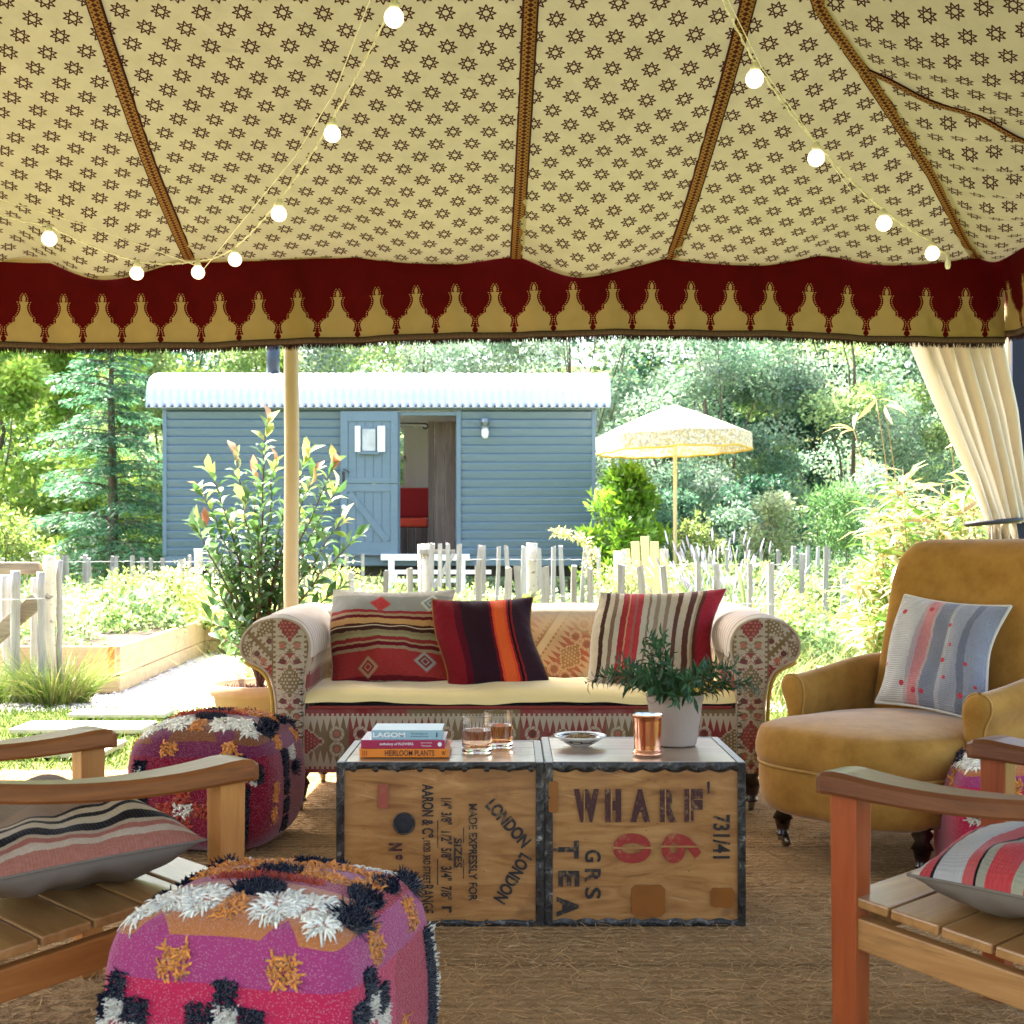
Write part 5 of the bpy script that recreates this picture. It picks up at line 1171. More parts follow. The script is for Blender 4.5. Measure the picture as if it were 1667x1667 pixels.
V, Fc = tube([(cx_, Y_, cz0-.1), (cx_, Y_, cz0+.9)], .088, 24); ch_ = mk('flue_pipe', V, Fc, plain('dark_blue_grey_metal', (.018, .028, .045), .35), hut, True, smooth=True)
V, Fc = lathe([(.15, -.06), (.13, .0), (.095, .05), (.09, .08)], 24, (cx_, Y_, cz0-.02)); mk('flashing', V, Fc, M_IRON, ch_, True, smooth=True)
V, Fc = lathe([(.0005, 1.08), (.13, .98), (.13, .96), (.0005, .97)], 20, (cx_, Y_, cz0-.02)); mk('cowl', V, Fc, M_BLACK, ch_, True, smooth=True)
# door opening frame
ox0, ox1, oz0, oz1 = hx(650), hx(743), hz(902), hz(677)
hp('door_frame', ox0-.012, ox0+.012, oz0, oz1, HYF-.045, .05, M_HUT); hp('door_frame', ox1, ox1+.062, oz0-.05, oz1+.07, HYF-.045, .06, M_HUT); hp('door_frame', ox0-.012, ox1, oz1, oz1+.05, HYF-.045, .05, M_HUT)
hp('threshold', hx(622), hx(765), hz(912), oz0, HYF-.16, .22, M_WHITE)
# stable door leaves folded back against the wall
dx0, dx1 = hx(556), hx(649); yd = HYF-.095
def leaf_(nm, z0, z1, ix0, ix1, iz0, iz1):
    d = mk(nm, *join([box(dx1-dx0, .026, z1-z0, ((dx0+dx1)/2, yd+.022, (z0+z1)/2))]), M_HUT, hut, True)
    for a, b, c_, e_ in ((dx0, ix0, z0, z1), (ix1, dx1, z0, z1), (ix0, ix1, iz1, z1), (ix0, ix1, z0, iz0)): mk('door_rail', *box(b-a, .022, e_-c_, ((a+b)/2, yd-.002, (c_+e_)/2), .003), M_HUT, d, True)
    n = 5; w_ = (ix1-ix0)/n
    for i in range(n): mk('door_board', *box(w_-.008, .010, iz1-iz0, (ix0+w_*(i+.5), yd+.005, (iz0+iz1)/2), .002), M_HUT, d, True)
    return d
dU = leaf_('upper_door', hz(788)+.004, hz(671), hx(568), hx(637), hz(778), hz(687)); dL = leaf_('lower_door', hz(904), hz(788)-.004, hx(567), hx(637), hz(882), hz(801))
mk('diagonal_brace', *bar((hx(570), yd-.006, hz(803)), (hx(632), yd-.006, hz(881)), .085, .02, .002, up=(0, 1, 0)), M_HUT, dL, True)
mk('door_window', *box(hx(614)-hx(590), .02, hz(697)-hz(737), (hx(602), yd-.008, hz(717)), .003), M_HUT, dU, True)
mk('window_pane', *box(hx(612.5)-hx(592), .006, hz(700)-hz(735), (hx(602.2), yd-.021, hz(717.5))), plain('reflecting_pane', (.34, .36, .36), .12, .5, 7, spec=.8), dU, True)
mk('window_sill', *box(hx(620)-hx(585), .05, .03, (hx(602.5), yd-.03, hz(739)), .003), M_HUT, dU, True)
for a, b in ((580, 588.5), (616.5, 628.5)):
    w_ = hx(b)-hx(a); o = mk('shutter', *box(w_, .02, hz(695)-hz(736.5), ((hx(a)+hx(b))/2, yd-.03, hz(715.8)), .003), M_WHITE, dU, True)
mk('door_handle', *join([box(.03, .03, .14, (hx(561), yd-.02, hz(777)), .004), bar((hx(561), yd-.04, hz(764)), (hx(571), yd-.045, hz(770)), .015, .015)]), M_BLACK, dU, True)
mk('door_knob', *lathe([(.0005, -.03), (.03, -.02), (.03, .02), (.0005, .03)], 12, (hx(562), yd-.03, hz(826))), M_WHITE, dL, True, smooth=True)
# interior seen through the doorway
yi = HYF+1.0; si = yi/F; ix = lambda p: (p-833.5)*si; iz = lambda p: CH-(p-895)*si
hp('partition_panel', ix(640), ix(698), iz(862), iz(675), yi+.6, .03, M_WHITE) if False else None
ypar = HYF+.45; sp_ = ypar/F; qx = lambda p: (p-833.5)*sp_; qz = lambda p: CH-(p-895)*sp_
for a, b in ((697, 707), (707.4, 725), (725.4, 741), (741.4, 762)): mk('wall_plank', *box(qx(b)-qx(a)-.008, .03, zt-.1-zb-.1, ((qx(a)+qx(b))/2, ypar, (zt+zb)/2), .003), M_OLD, hut, True)
for a, b in ((640, 652), (652.4, 664), (664.4, 677), (677.4, 697)): mk('bench_plank', *box(ix(b)-ix(a)-.008, .03, iz(859)-zb-.1, ((ix(a)+ix(b))/2, yi-.05, (iz(859)+zb+.1)/2), .003), M_OLD, hut, True)
bn = mk('bench_cushion', *box(ix(696)-ix(610), .55, iz(843)-iz(858), ((ix(696)+ix(610))/2, yi+.2, (iz(843)+iz(858))/2), .03), M_REDL, hut, True)
mk('bench_back', *box(ix(696)-ix(610), .10, iz(792)-iz(842), ((ix(696)+ix(610))/2, yi+.52, (iz(790)+iz(842))/2), .03), M_REDF, hut, True)
P = [(ix(630), yi+.3, iz(685.5)), (ix(688), yi+.3, iz(685.5))]+[(ix(690)+.035*sin(t), yi+.3, iz(690)+.035*cos(t)) for t in np.linspace(0, 4.4, 10)]
mk('curtain_rail', *tube(P, .011, 8), M_BLACK, hut, True, smooth=True)
# wall lamp
lx, lz = hx(790), hz(699)
lamp = mk('wall_lamp', *join([lathe([(.0005, .13), (.05, .12), (.062, .075), (.04, .03), (.055, .015), (.055, 0), (.0005, .0)], 14, (lx, HYF-.14, lz)), bar((lx, HYF-.02, lz+.06), (lx, HYF-.14, lz+.06), .03, .03)]), plain('pewter_lamp', (.16, .18, .19), .35, metal=.7), hut, True, smooth=False)
mk('lamp_glass', *lathe([(.035, .0), (.046, -.03), (.046, -.09), (.03, -.125), (.0005, -.135)], 16, (lx, HYF-.14, lz)), plain('opal_lamp_glass', (.62, .68, .66), .15), lamp, True, smooth=True)
# entrance steps
st_ = thing('entrance_steps', "white timber steps with handrails in front of the hut's open door", 'steps', (hx(685), 15.2, 0))
q_ = 15.2/F; ex = lambda p: (p-833.5)*q_; ez = lambda p: CH-(p-895)*q_
for z, y in ((.22, 14.9), (.44, 15.2), (.66, 15.5)): mk('tread', *box(.95, .27, .04, (ex(695), y, z), .004), M_WHITE, st_, True)
for x in (ex(638), ex(753)):
    mk('post', *box(.07, .07, ez(906), (x, 15.15, ez(906)/2), .004), M_WHITE, st_, True); mk('stringer', *bar((x, 14.75, .05), (x, 15.75, .72), .04, .16, .003), M_WHITE, st_, True)
mk('rail', *box(ex(765)-ex(640), .05, .05, (ex(702), 15.2, ez(909)), .004), M_WHITE, st_, True)
mk('rail', *box(ex(800)-ex(628), .05, .05, (ex(714), 15.1, ez(931)), .004), M_WHITE, st_, True)

# ---------------- parasol ----------------
PY = 14.5; par = thing('parasol', 'cream parasol with yellow floral valance on a pale wooden pole', 'parasol', ((1099-833.5)*PY/F, PY, 0))
def parm():
    m = Mat('floral_parasol_cloth'); u, v, _ = m.sep(m.tc('UV')); n = m.vor(1, m.scale(m.tc(), (34, 34, 34))); n2 = m.noise(26, 3); n3 = m.noise(45, 2)
    base = m.mix(((n2-.47)*9.0).clamp()*(v < .62), (.60, .57, .45), (.50, .39, .17)); c = m.mix((n3 > .56)*(v < .62)*.8, base, (.30, .27, .24)); 
    return m.out(c, .85, transl=.3)
M_PAR = parm(); npan = 8
def canopy(u, v):   # v 1 apex, 0.5 rim, 0 hem
    a = u*2*pi; loc_ = (u*npan) % 1; flat = cos(pi/npan)/np.cos((loc_-.5)*2*pi/npan)
    r = np.where(v > .5, (1-v)*2, 1.0)*.925; f = 1-(1-flat)*.8
    z = np.where(v > .5, 2.40+.36*(1-((1-v)*2)**1.15), 2.40-(.5-v)*2*.185)
    z = z-np.where(v < .5, (.5-v)*2*.005*np.sin(u*npan*2*pi*2), 0)-.02*np.sin(loc_*pi)*np.where(v > .5, 1-v, .5)
    rr = r*f+np.where(v < .5, (.5-v)*.012*np.sin(u*60), 0)
    return np.stack([rr*np.cos(a), rr*np.sin(a), z], 1)
V, Fc = surf(canopy, npan*12+1, 25); UV = np.stack([np.repeat(np.linspace(0, 1, npan*12+1), 25), np.tile(np.linspace(0, 1, 25), npan*12+1)], 1)
V = V@rotm('Y', R(-2.0)).T+np.array([.07, 0, 0]); mk('canopy', V, Fc, M_PAR, par, uv=UV, smooth=True)
P = canopy(np.linspace(0, 1, 97), np.zeros(97))@rotm('Y', R(-2.0)).T+np.array([.07, 0, 0]); mk('hem_fringe', *tube(P, .013, 6, False), plain('yellow_fringe', (.55, .36, .06), .9), par)
mk('pole', *tube([(-.0, 0, 0), (.0, 0, 2.76)], .024, 12), plain('pale_parasol_pole', (.60, .46, .22), .5), par, smooth=True)
for k in range(8):
    a = (k+.0)*2*pi/8; mk('rib', *bar((0, 0, 2.70), (.90*cos(a), .90*sin(a), 2.375+.03*cos(a)), .015, .012), M_POLE, par)
# ---------------- yellow fan-back garden chair ----------------
gc = thing('garden_chair', 'pale yellow fan-back wooden garden chair beside the parasol pole', 'garden chair', ((1055-833.5)*11.6/F, 11.6, 0), R(0))
M_YEL = plain('pale_yellow_paint', (.50, .43, .18), .6, .06)
for i in range(5):
    a = (i-2)*.022; mk('back_slat', *bar(((i-2)*.075, .0, .34), ((i-2)*.075+.85*sin(a), .28, .34+(.84-.05*abs(i-2)**1.3)*cos(a)), .018, .082, .006, up=(1, 0, 0)), M_YEL, gc)
for i in range(5): mk('seat_slat', *box(.55, .075, .02, (0, -.06-.09*i, .35-.0+.012*i)), M_YEL, gc)
for s_1 in (-1, 1):
    mk('armrest', *box(.12, .62, .022, (s_1*.34, -.18, .56), .005), M_YEL, gc); mk('leg', *box(.07, .03, .55, (s_1*.30, -.42, .275)), M_YEL, gc); mk('leg', *box(.07, .03, .55, (s_1*.30, .12, .275)), M_YEL, gc)

# ---------------- paling fences ----------------
def picket_mesh(h, w, seed):
    r_ = np.random.default_rng(seed); n = 7; z = np.linspace(0, h, n); x = np.cumsum(r_.normal(0, .004, n)); V = []
    for i in range(n):
        a = w/2*(1+r_.normal(0, .10)); b = .012*(1+r_.normal(0, .12)); V += [(x[i]-a, -b, z[i]), (x[i]+a*.8, -b*1.2, z[i]), (x[i]+a, b, z[i]), (x[i]-a*.9, b*1.1, z[i])]
    V = np.array(V); V[-4:, 2] += r_.normal(0, .008, 4)
    Fc = [[i*4+k, i*4+(k+1) % 4, (i+1)*4+(k+1) % 4, (i+1)*4+k] for i in range(n-1) for k in range(4)]+[[(n-1)*4+k for k in range(4)]]
    return V, Fc
PK = [meshdata('picket', *picket_mesh(1.0, .046, k), M_WOODW) for k in range(9)]
def fence(label, pts, wires, posts=()):
    """pts: list of (px, top_py, Y)"""
    P0 = at(*pts[0][:2], pts[0][2]); t = thing('paling_fence', label, 'fence', (P0[0], P0[1], 0))
    for i, (px_, py_, Y) in enumerate(pts):
        p = at(px_, py_, Y); o = bpy.data.objects.new('picket', PK[i % 9]); COL.objects.link(o); o.parent = t
        o.location = (p[0]-P0[0]+rng.normal(0, .004), p[1]-P0[1]+rng.normal(0, .012), 0); o.scale = (rng.uniform(.8, 1.15), 1, p[2]); o.rotation_euler = (rng.normal(0, .02), rng.normal(0, .035), rng.uniform(-.3, .3))
    for (px_, py_, Y, wpx) in posts:
        p = at(px_, py_, Y); r = wpx*Y/F/2; z = np.linspace(0, p[2], 8)
        V, Fc = tube(np.stack([p[0]+rng.normal(0, .004, 8), p[1]+.06+0*z, z], 1), r*(1+rng.normal(0, .05, 8)), 12); mk('post', V, Fc, M_BIRCH, t, True, smooth=True)
    for hgt in wires:
        L = np.array([at(a, b, c_) for a, b, c_ in pts]); L = L[np.argsort(L[:, 0])]; s = np.linspace(0, len(L)-1, len(L)*4); W_ = np.stack([np.interp(s, range(len(L)), L[:, k]) for k in range(3)], 1); W_[:, 2] = hgt+rng.normal(0, .003, len(s)); W_[:, 1] -= .018
        mk('wire', *tube(W_, .0022, 4), M_WIRE, t, True)
    return t
jit = lambda: rng.normal(0, 3)
nearp = [(620, 930, 8.5), (670, 925, 8.5), (777, 923, 8.5), (817, 924, 8.5), (853, 921, 8.5), (891, 922, 8.5), (934, 920, 8.5), (969, 924, 8.5), (1017, 920, 8.55), (1056, 922, 8.6), (1097, 921, 8.65), (1132, 918, 8.7), (1171, 917, 8.75), (1220, 918, 8.8), (1259, 916, 8.9)]
fence('nearer row of split chestnut palings directly behind the sofa', [(575, 932, 8.5)]+nearp, (.30, .66))
rp = [(1307, 902, 10.3), (1341, 889, 10.3), (1374, 935, 10.35), (1410, 928, 10.4), (1446, 925, 10.4), (1480, 930, 10.45), (1518, 925, 10.5), (1556, 922, 10.5)]
fence('tall grey palings in front of the timber bed behind the mustard armchair', rp, (.32, .74))
fp = [(765, 888), (786, 889), (807, 890), (829, 889), (849, 890), (883, 892), (901, 889), (921, 888), (942, 888), (958, 894), (975, 892)]
fence('farther row of white palings in front of the hut', [(x, y, 11.4) for x, y in fp], (.62, .96), posts=[(866, 884, 11.4, 18), (1010, 897, 11.2, 22)])
bp_ = [(1288, 890), (1309, 889), (1325, 890), (1352, 893), (1272, 896), (1240, 893), (1215, 896), (1188, 893), (1160, 898), (1133, 893), (1110, 897), (1085, 896)]
fence('distant palings half hidden among the shrubs right of the parasol', [(x, y, 12.6) for x, y in bp_], (.9,))
lf_ = [5, 19, 38, 72, 96, 102, 112, 136, 152, 172, 191, 213, 233, 250, 271, 289, 309, 345, 366, 388, 410, 431, 455, 478, 500, 522, 545, 566, 590]
fence('palings running behind the planted timber bed on the left', [(x, 905+rng.uniform(-3, 5), 13.4) for x in lf_]+[(182, 923, 13.4)], (.62, .92), posts=[(55, 896, 13.3, 14), (321, 893, 13.3, 14)])
# small gate in front of the steps
gt = thing('garden_gate', 'small whitewashed stick gate with diagonal brace in front of the steps', 'gate', tuple(at(712, 960, 11.2)*np.array([1, 1, 0])))
gp = lambda x, y, Y=11.2: at(x, y, Y)
for x, y, w_ in ((684, 886, .055), (692, 885, .085)): p = gp(x, y); mk('gate_post', *tube([(p[0], 11.25, 0), (p[0]+.01, 11.25, p[2]*.5), (p[0], 11.25, p[2])], w_/2, 10), M_BIRCH, gt, True, smooth=True)
mk('gate_rail', *bar(gp(682, 898), gp(741, 899), .03, .045, .004), M_WOODW, gt, True); mk('gate_rail', *bar(gp(682, 985), gp(741, 985), .03, .045, .004), M_WOODW, gt, True)
mk('gate_brace', *bar(gp(690, 985, 11.17), gp(738, 902, 11.17), .025, .04, .004), M_WOODW, gt, True)
for i, x in enumerate((703, 717, 730, 746)):
    p = gp(x, 889); o = bpy.data.objects.new('gate_stick', PK[(i*2) % 9]); COL.objects.link(o); o.parent = gt; o.location = (p[0]-gt.location.x, -.03, .02); o.scale = (.9, 1, p[2])
# left hurdle end with rail and brace
hd = thing('post_and_rail_end', 'weathered post, rail and brace fence end with birch posts at the left edge', 'fence', (-3.2, 8.57, 0))
def hpole(px_, top, Y, w, mat=M_BIRCH, bot=0, nm='post', lean=0):
    p = at(px_, top, Y); z = np.linspace(bot, p[2], 9); V, Fc = tube(np.stack([p[0]+rng.normal(0, .003, 9)+lean*(1-z/p[2]), p[1]+0*z, z], 1), w/2*(1+rng.normal(0, .04, 9)), 10); return mk(nm, V, Fc, mat, hd, True, smooth=True)
hpole(80, 905, 8.57, .080); hpole(97, 912, 8.62, .045, M_WOODW, nm='stake'); hpole(68, 931, 8.45, .055, M_WOODW, nm='stake'); hpole(25, 929, 8.45, .062, M_WOODW, nm='stake'); hpole(8, 935, 8.9, .07, M_WOODW, nm='stake', lean=.03)
hpole(56, 940, 8.8, .045, M_WOODW, nm='stake')
mk('rail', *bar(at(-60, 925, 8.55), at(66, 925, 8.55), .07, .085, .02), M_WOODB, hd, True); mk('brace', *bar(at(-70, 1092, 8.52), at(62, 976, 8.52), .05, .11, .01), M_WOODB, hd, True)
mk('tie_wire', *tube([at(-60, 977, 8.40), at(20, 976, 8.40), at(72, 974, 8.40)], .0025, 5), M_WIRE, hd, True)

# ---------------- raised beds ----------------
def bed(label, pts, h, planks=2, close=True, post=None):
    P0 = pts[0]; t = thing('raised_bed', label, 'raised bed', (P0[0], P0[1], 0)); k = len(pts)
    for i in range(k if close else k-1):
        a = np.array(pts[i]+(0,)); b = np.array(pts[(i+1) % k]+(0,)); d = unit(b-a); hs = [h*.37, h*.63] if planks == 2 else [h]
        z = 0
        for j, hh in enumerate(hs):
            mk('sleeper', *bar(a-d*.02*(j == 0)+np.array([0, 0, z+hh/2]), b+d*.02*(j == 0)+np.array([0, 0, z+hh/2]), .055, hh-.006, .004), M_SLEEP, t, True); z += hh
    V = np.array([p+(h-.05,) for p in pts]); mk('soil', V, [list(range(k))], M_SOIL, t, True); return t
b1 = bed('L shaped pale timber raised bed full of vegetables on the left', [(-2.90, 9.01), (-3.14, 12.5), (-2.0, 12.75), (-2.0, 13.0), (-7.5, 13.0), (-7.5, 9.05)], .345)
mk('corner_post', *box(.042, .05, .225, (-2.925, 8.985, .345-.1125), .003), M_CHZ, b1, True)
bed('timber raised bed behind the grey palings on the right', [(1.75, 10.95), (5.5, 10.95), (5.5, 12.2), (1.75, 12.2)], .30)

# ---------------- foliage ----------------
def cloudleaves(name, parent, centers, rad, n, ls, lw, cols, mat=M_LEAF, up=.5, world=True, flat=.75, drop=0, kind='stuff', jit=.35, **kw):
    """clusters of leaves: centers (k,3), radius per cluster"""
    centers = np.asarray(centers, float); k = len(centers); ci = rng.integers(0, k, n); rad = np.broadcast_to(np.asarray(rad, float), (k,))
    off = rng.normal(size=(n, 3)); off = unit(off)*(rng.random(n)[:, None]**.45); off[:, 2] *= flat
    P = centers[ci]+off*rad[ci][:, None]; D = unit(off+rng.normal(size=(n, 3))*.6+np.array([0, 0, -drop])); N = rdir(n, up)
    tone = rng.normal(1, .18, k)[ci]; c = np.array(cols)[rng.integers(0, len(cols), k)[ci]]*np.clip(tone*rng.uniform(1-jit, 1+jit, n), .3, 2)[:, None]
    c *= (1+rng.normal(0, .06, (n, 3)))
    V, Fc, kk = leaves(P, D, N, rng.uniform(ls[0], ls[1], n), rng.uniform(lw[0], lw[1], n), .10)
    return mk(name, V, Fc, mat, parent, world, col=np.repeat(np.clip(c, .003, 1), kk, 0), kind=kind, **kw)
def limbs(base, tops, r0, wob=.15):
    out = []
    for tpt in tops:
        k = 7; s = np.linspace(0, 1, k)[:, None]; P = base*(1-s)+np.array(tpt)*s; P = P+np.sin(s*pi)*rng.normal(size=3)*wob; P[:, :2] += rng.normal(0, .03, (k, 2)); out.append(tube(P, np.linspace(r0, r0*.25, k), 7))
    return join(out)
def tree(label, x, y, h, cr, n, ls, cols, cat='tree', lo=.12, nc=90, r0=.055, name='tree', up=.4, low=0, crad=.45, flat=.75, drop=0, lw=None, mat=M_LEAF, group=None):
    t = thing(name, label, cat, (x, y, 0), 0, group); b = np.array([x, y, 0.])
    z = lo*h+(h*(1-lo))*rng.random(nc); f = np.sqrt(np.clip(1-((z/h-.45)/.62)**2, .05, 1)); a = rng.uniform(0, 2*pi, nc); r = cr*f*np.sqrt(rng.random(nc))**.8
    C = np.stack([x+r*np.cos(a), y+r*np.sin(a)*.8, z], 1); k = rng.choice(nc, min(nc, 12), False)
    tr = tube(np.stack([x+rng.normal(0, .05, 8), y+rng.normal(0, .05, 8), np.linspace(0, h*.8, 8)], 1), np.linspace(r0, r0*.3, 8), 9)
    mk('trunk', *tr, M_BARK, t, True, smooth=True); mk('branches', *limbs(b+np.array([0, 0, h*.15]), C[k], r0*.45), M_BARK, t, True, smooth=True)
    cloudleaves('crown', t, C, crad*rng.uniform(.6, 1.35, nc), int(n*1.7), ls, lw or (ls[0]*.55, ls[1]*.65), cols, mat, up, flat=flat, drop=drop); return t
GY = [(.18, .27, .09), (.24, .34, .13), (.31, .41, .18)]; GG = [(.14, .23, .15), (.20, .30, .20), (.28, .38, .27)]; DK = [(.03, .085, .05), (.05, .12, .07), (.07, .15, .09)]; YG = [(.20, .32, .06), (.28, .38, .08), (.16, .27, .05)]  # pale foliage tones: milky haze is put into the leaf colours
SG = [(.22, .30, .21), (.30, .38, .29), (.17, .25, .17)]
G1 = 'trees behind the hut and parasol'
tree('yellow-green leafy tree filling the upper left behind the conifer', -8.6, 20.5, 6.6, 2.4, 26000, (.08, .15), YG, lo=.02)
tree('bright broadleaf tree between the conifer and the far left edge', -6.4, 22.8, 6.8, 2.4, 22000, (.07, .13), YG+GY, lo=.05)
tree('mid green tree behind the left end of the hut roof', -3.9, 23, 6.6, 2.2, 20000, (.06, .11), GY, group=G1)
tree('grey-green small-leaved tree behind the flue pipe', -1.6, 22.2, 6.6, 2.3, 26000, (.045, .09), SG, group=G1)
tree('silvery small-leaved tree behind the right half of the hut roof', 1.0, 21.4, 6.4, 2.2, 28000, (.045, .09), SG, group=G1, lo=.02)
tree('dark leaved tree in the gap above the parasol', 4.1, 24.5, 6.6, 2.0, 18000, (.07, .12), DK, group=G1, lo=.02)
tree('pale grey-green willow-like tree directly behind the parasol', 3.0, 19.2, 5.0, 1.8, 30000, (.045, .085), SG+GG, lo=.0)
tree('light green tree rising right of the parasol', 5.5, 19.8, 5.9, 2.2, 30000, (.05, .09), GY+GG, lo=.0)
tree('pale tree behind the cream curtain at the right', 8.2, 19.8, 6.6, 2.2, 20000, (.05, .10), GG+SG, lo=.0)
tree('tall dark tree beyond the right-hand garden', 6.2, 24.5, 7.5, 2.4, 14000, (.08, .14), DK, group=G1, lo=.0)
# deep green conifer
cf = thing('conifer', 'blue-green conifer with drooping feathery branches left of the hut', 'tree', (-5.55, 17.0, 0)); b = np.array([-5.55, 17.0, 0])
mk('trunk', *tube([b, b+[.03, 0, 1.6], b+[0, 0, 3.2], b+[.02, 0, 4.5]], [.09, .07, .04, .01], 9), M_BARK, cf, True, smooth=True)
LP = []; LD = []; tubs = []; DD = []
for i in range(150):
    z = .35+4.1*(i/150)**.95+rng.normal(0, .08); L = 1.65*max(.05, 1-z/4.85)**.75*rng.uniform(.5, 1.2); a = i*2.4+rng.normal(0, .5); d = np.array([cos(a), sin(a), .28]); s = np.linspace(0, 1, 7)[:, None]; P = b+[0, 0, z]+d*L*s+np.array([0, 0, -.34*L])*s**2
    tubs.append(tube(P, np.linspace(.012, .004, 7), 4)); m_ = int(150*L)+20
    t = rng.random(m_)**.7; pp = np.stack([np.interp(t, s[:, 0], P[:, k]) for k in range(3)], 1); side = np.array([-sin(a), cos(a), 0]); w = rng.normal(0, 1, m_)*(.07+.20*(1-t))*L*.8
    pp = pp+side*w[:, None]+np.array([0, 0, -1])*(abs(w)*.35)[:, None]+rng.normal(0, .025, (m_, 3)); LP.append(pp); LD.append(np.array([cos(a), sin(a), -.35])+side*np.sign(w)[:, None]*.8+rng.normal(0, .3, (m_, 3)))
LP = np.vstack(LP); LD = np.vstack(LD); n = len(LP); V, Fc, k = leaves(LP, LD, rdir(n, 2.), rng.uniform(.06, .13, n), rng.uniform(.012, .028, n), .05)
c = np.array([(.04, .12, .065), (.06, .16, .085), (.09, .20, .105)])[rng.integers(0, 3, n)]*rng.uniform(.6, 1.5, (n, 1)); mk('branches', *join(tubs), M_BARK, cf, True); mk('needles', V, Fc, M_LEAF, cf, True, col=np.repeat(c, k, 0), kind='stuff')
# far-off wood and the bank it stands on
V, Fc = surf(lambda u, v: np.stack([-60+120*u, 27+30*v, -.05+9*sm(0, 1, v)+.6*np.sin(u*40)], 1), 40, 12); mk('wooded_bank', V, Fc, M_EARTH, kind='structure', smooth=True)
k = 700; C = np.stack([rng.uniform(-17, 17, k), rng.uniform(25.5, 28.5, k), rng.uniform(.2, 9, k)], 1)
cloudleaves('far_wood', None, C, .95, 110000, (.12, .24), (.06, .13), GG+GY+DK, world=False, label='dense mass of far trees beyond the garden', cat='wood')
def bush(label, x, y, h, r, n, ls, cols, lw=None, name='shrub', cat='shrub', mat=M_LEAF, nc=40, crad=.16, drop=0, up=.6, flat=.9, group=None):
    t = thing(name, label, cat, (x, y, 0), 0, group); z = h*rng.random(nc)**.8; f = np.sqrt(np.clip(1-(z/h)**2.2, .04, 1)); a = rng.uniform(0, 6.28, nc); rr = r*f*np.sqrt(rng.random(nc))
    C = np.stack([x+rr*np.cos(a), y+rr*np.sin(a), z], 1); mk('stems', *limbs(np.array([x, y, 0.]), C[:14], .012, .05), M_BARK, t, True, smooth=True)
    cloudleaves('leaves', t, C, crad*rng.uniform(.7, 1.3, nc), n, ls, lw or (ls[0]*.4, ls[1]*.5), cols, mat, up, flat=flat, drop=drop); return t
bush('rounded light green shrub at the far left behind the fence end', -5.35, 12.9, 1.38, .65, 5200, (.04, .07), [(.16, .24, .05), (.12, .20, .04), (.22, .28, .08)])
bush('bright green laurel bush between the hut and the parasol pole', 1.38, 14.9, 1.95, .58, 4200, (.09, .15), [(.12, .25, .02), (.17, .32, .03), (.07, .16, .015)], (.035, .055), mat=M_GLOSSY, nc=70, crad=.14, drop=-.6)
bush('yellow-green shrub under the parasol', 2.25, 15.2, 1.35, .5, 3200, (.05, .09), [(.17, .24, .06), (.22, .28, .10)])
bush('dark green shrub in shade left of the parasol pole', 2.0, 16.8, 1.9, .9, 5200, (.05, .09), DK)
bush('dark bushy shrub behind the parasol pole', 3.4, 17.0, 2.0, 1.0, 6000, (.05, .09), DK+GG)
bush('pale variegated shrub right of the parasol', 2.95, 13.9, 1.60, .42, 3800, (.04, .075), [(.20, .27, .12), (.28, .33, .18)])
bush('soft green feathery shrub right of the variegated one', 3.55, 13.6, 1.78, .48, 6500, (.05, .10), [(.07, .16, .05), (.10, .20, .06)], (.010, .02), crad=.2, drop=-.5)
bush('grey-green shrub near the bamboo', 4.3, 14.6, 1.95, .7, 5200, (.04, .08), SG)
bush('pale green shrub by the left gate post', .95, 10.9, .95, .28, 1500, (.03, .055), [(.26, .33, .10), (.32, .36, .16)], crad=.12)
tall = thing('tall_weed', 'tall pale flowering stem arching in front of the hut corner', 'plant', tuple(at(965, 1000, 10.6)*np.array([1, 1, 0])))
P = [at(965, 1000, 10.6), at(966, 930, 10.6), at(960, 890, 10.6), at(940, 873, 10.6), at(914, 866, 10.6)]; mk('stem', *tube(P, [.006, .005, .004, .003, .002], 6), M_CANE, tall, True)
C = np.array([at(964+rng.normal(0, 3), y, 10.6) for y in (990, 960, 935, 915, 900)]+[at(x, y, 10.6) for x, y in ((955, 882), (943, 876), (930, 871), (918, 868), (905, 866))]); cloudleaves('leaves', tall, C, .05, 460, (.03, .055), (.012, .02), [(.38, .40, .16), (.46, .46, .25)])
# lavender
lv = thing('lavender', 'grey-mauve lavender clump beside the yellow garden chair', 'lavender', (1.85, 10.8, 0)); n = 190
P = np.stack([1.85+rng.normal(0, .12, n), 10.8+rng.normal(0, .12, n), np.full(n, .05)], 1); D = rdir(n, 2.2); L = rng.uniform(.65, 1.2, n); V, Fc, k = strands(P, D, L, .0028, D*0+rng.normal(size=(n, 3))*.05, 4); mk('stems', V, Fc, M_LEAF, lv, True, col=np.tile((.20, .26, .14), (n*k, 1)), kind='stuff')
T_ = P+unit(D)*L[:, None]; V, Fc, k = strands(T_-unit(D)*.10, D, .12, lambda t: .009*np.sin(.4+t*2.5), D*0, 4); mk('flower_spikes', V, Fc, M_LEAF, lv, True, col=np.repeat(np.array([(.40, .37, .45)])*rng.uniform(.7, 1.3, (n, 1)), k, 0), kind='stuff')
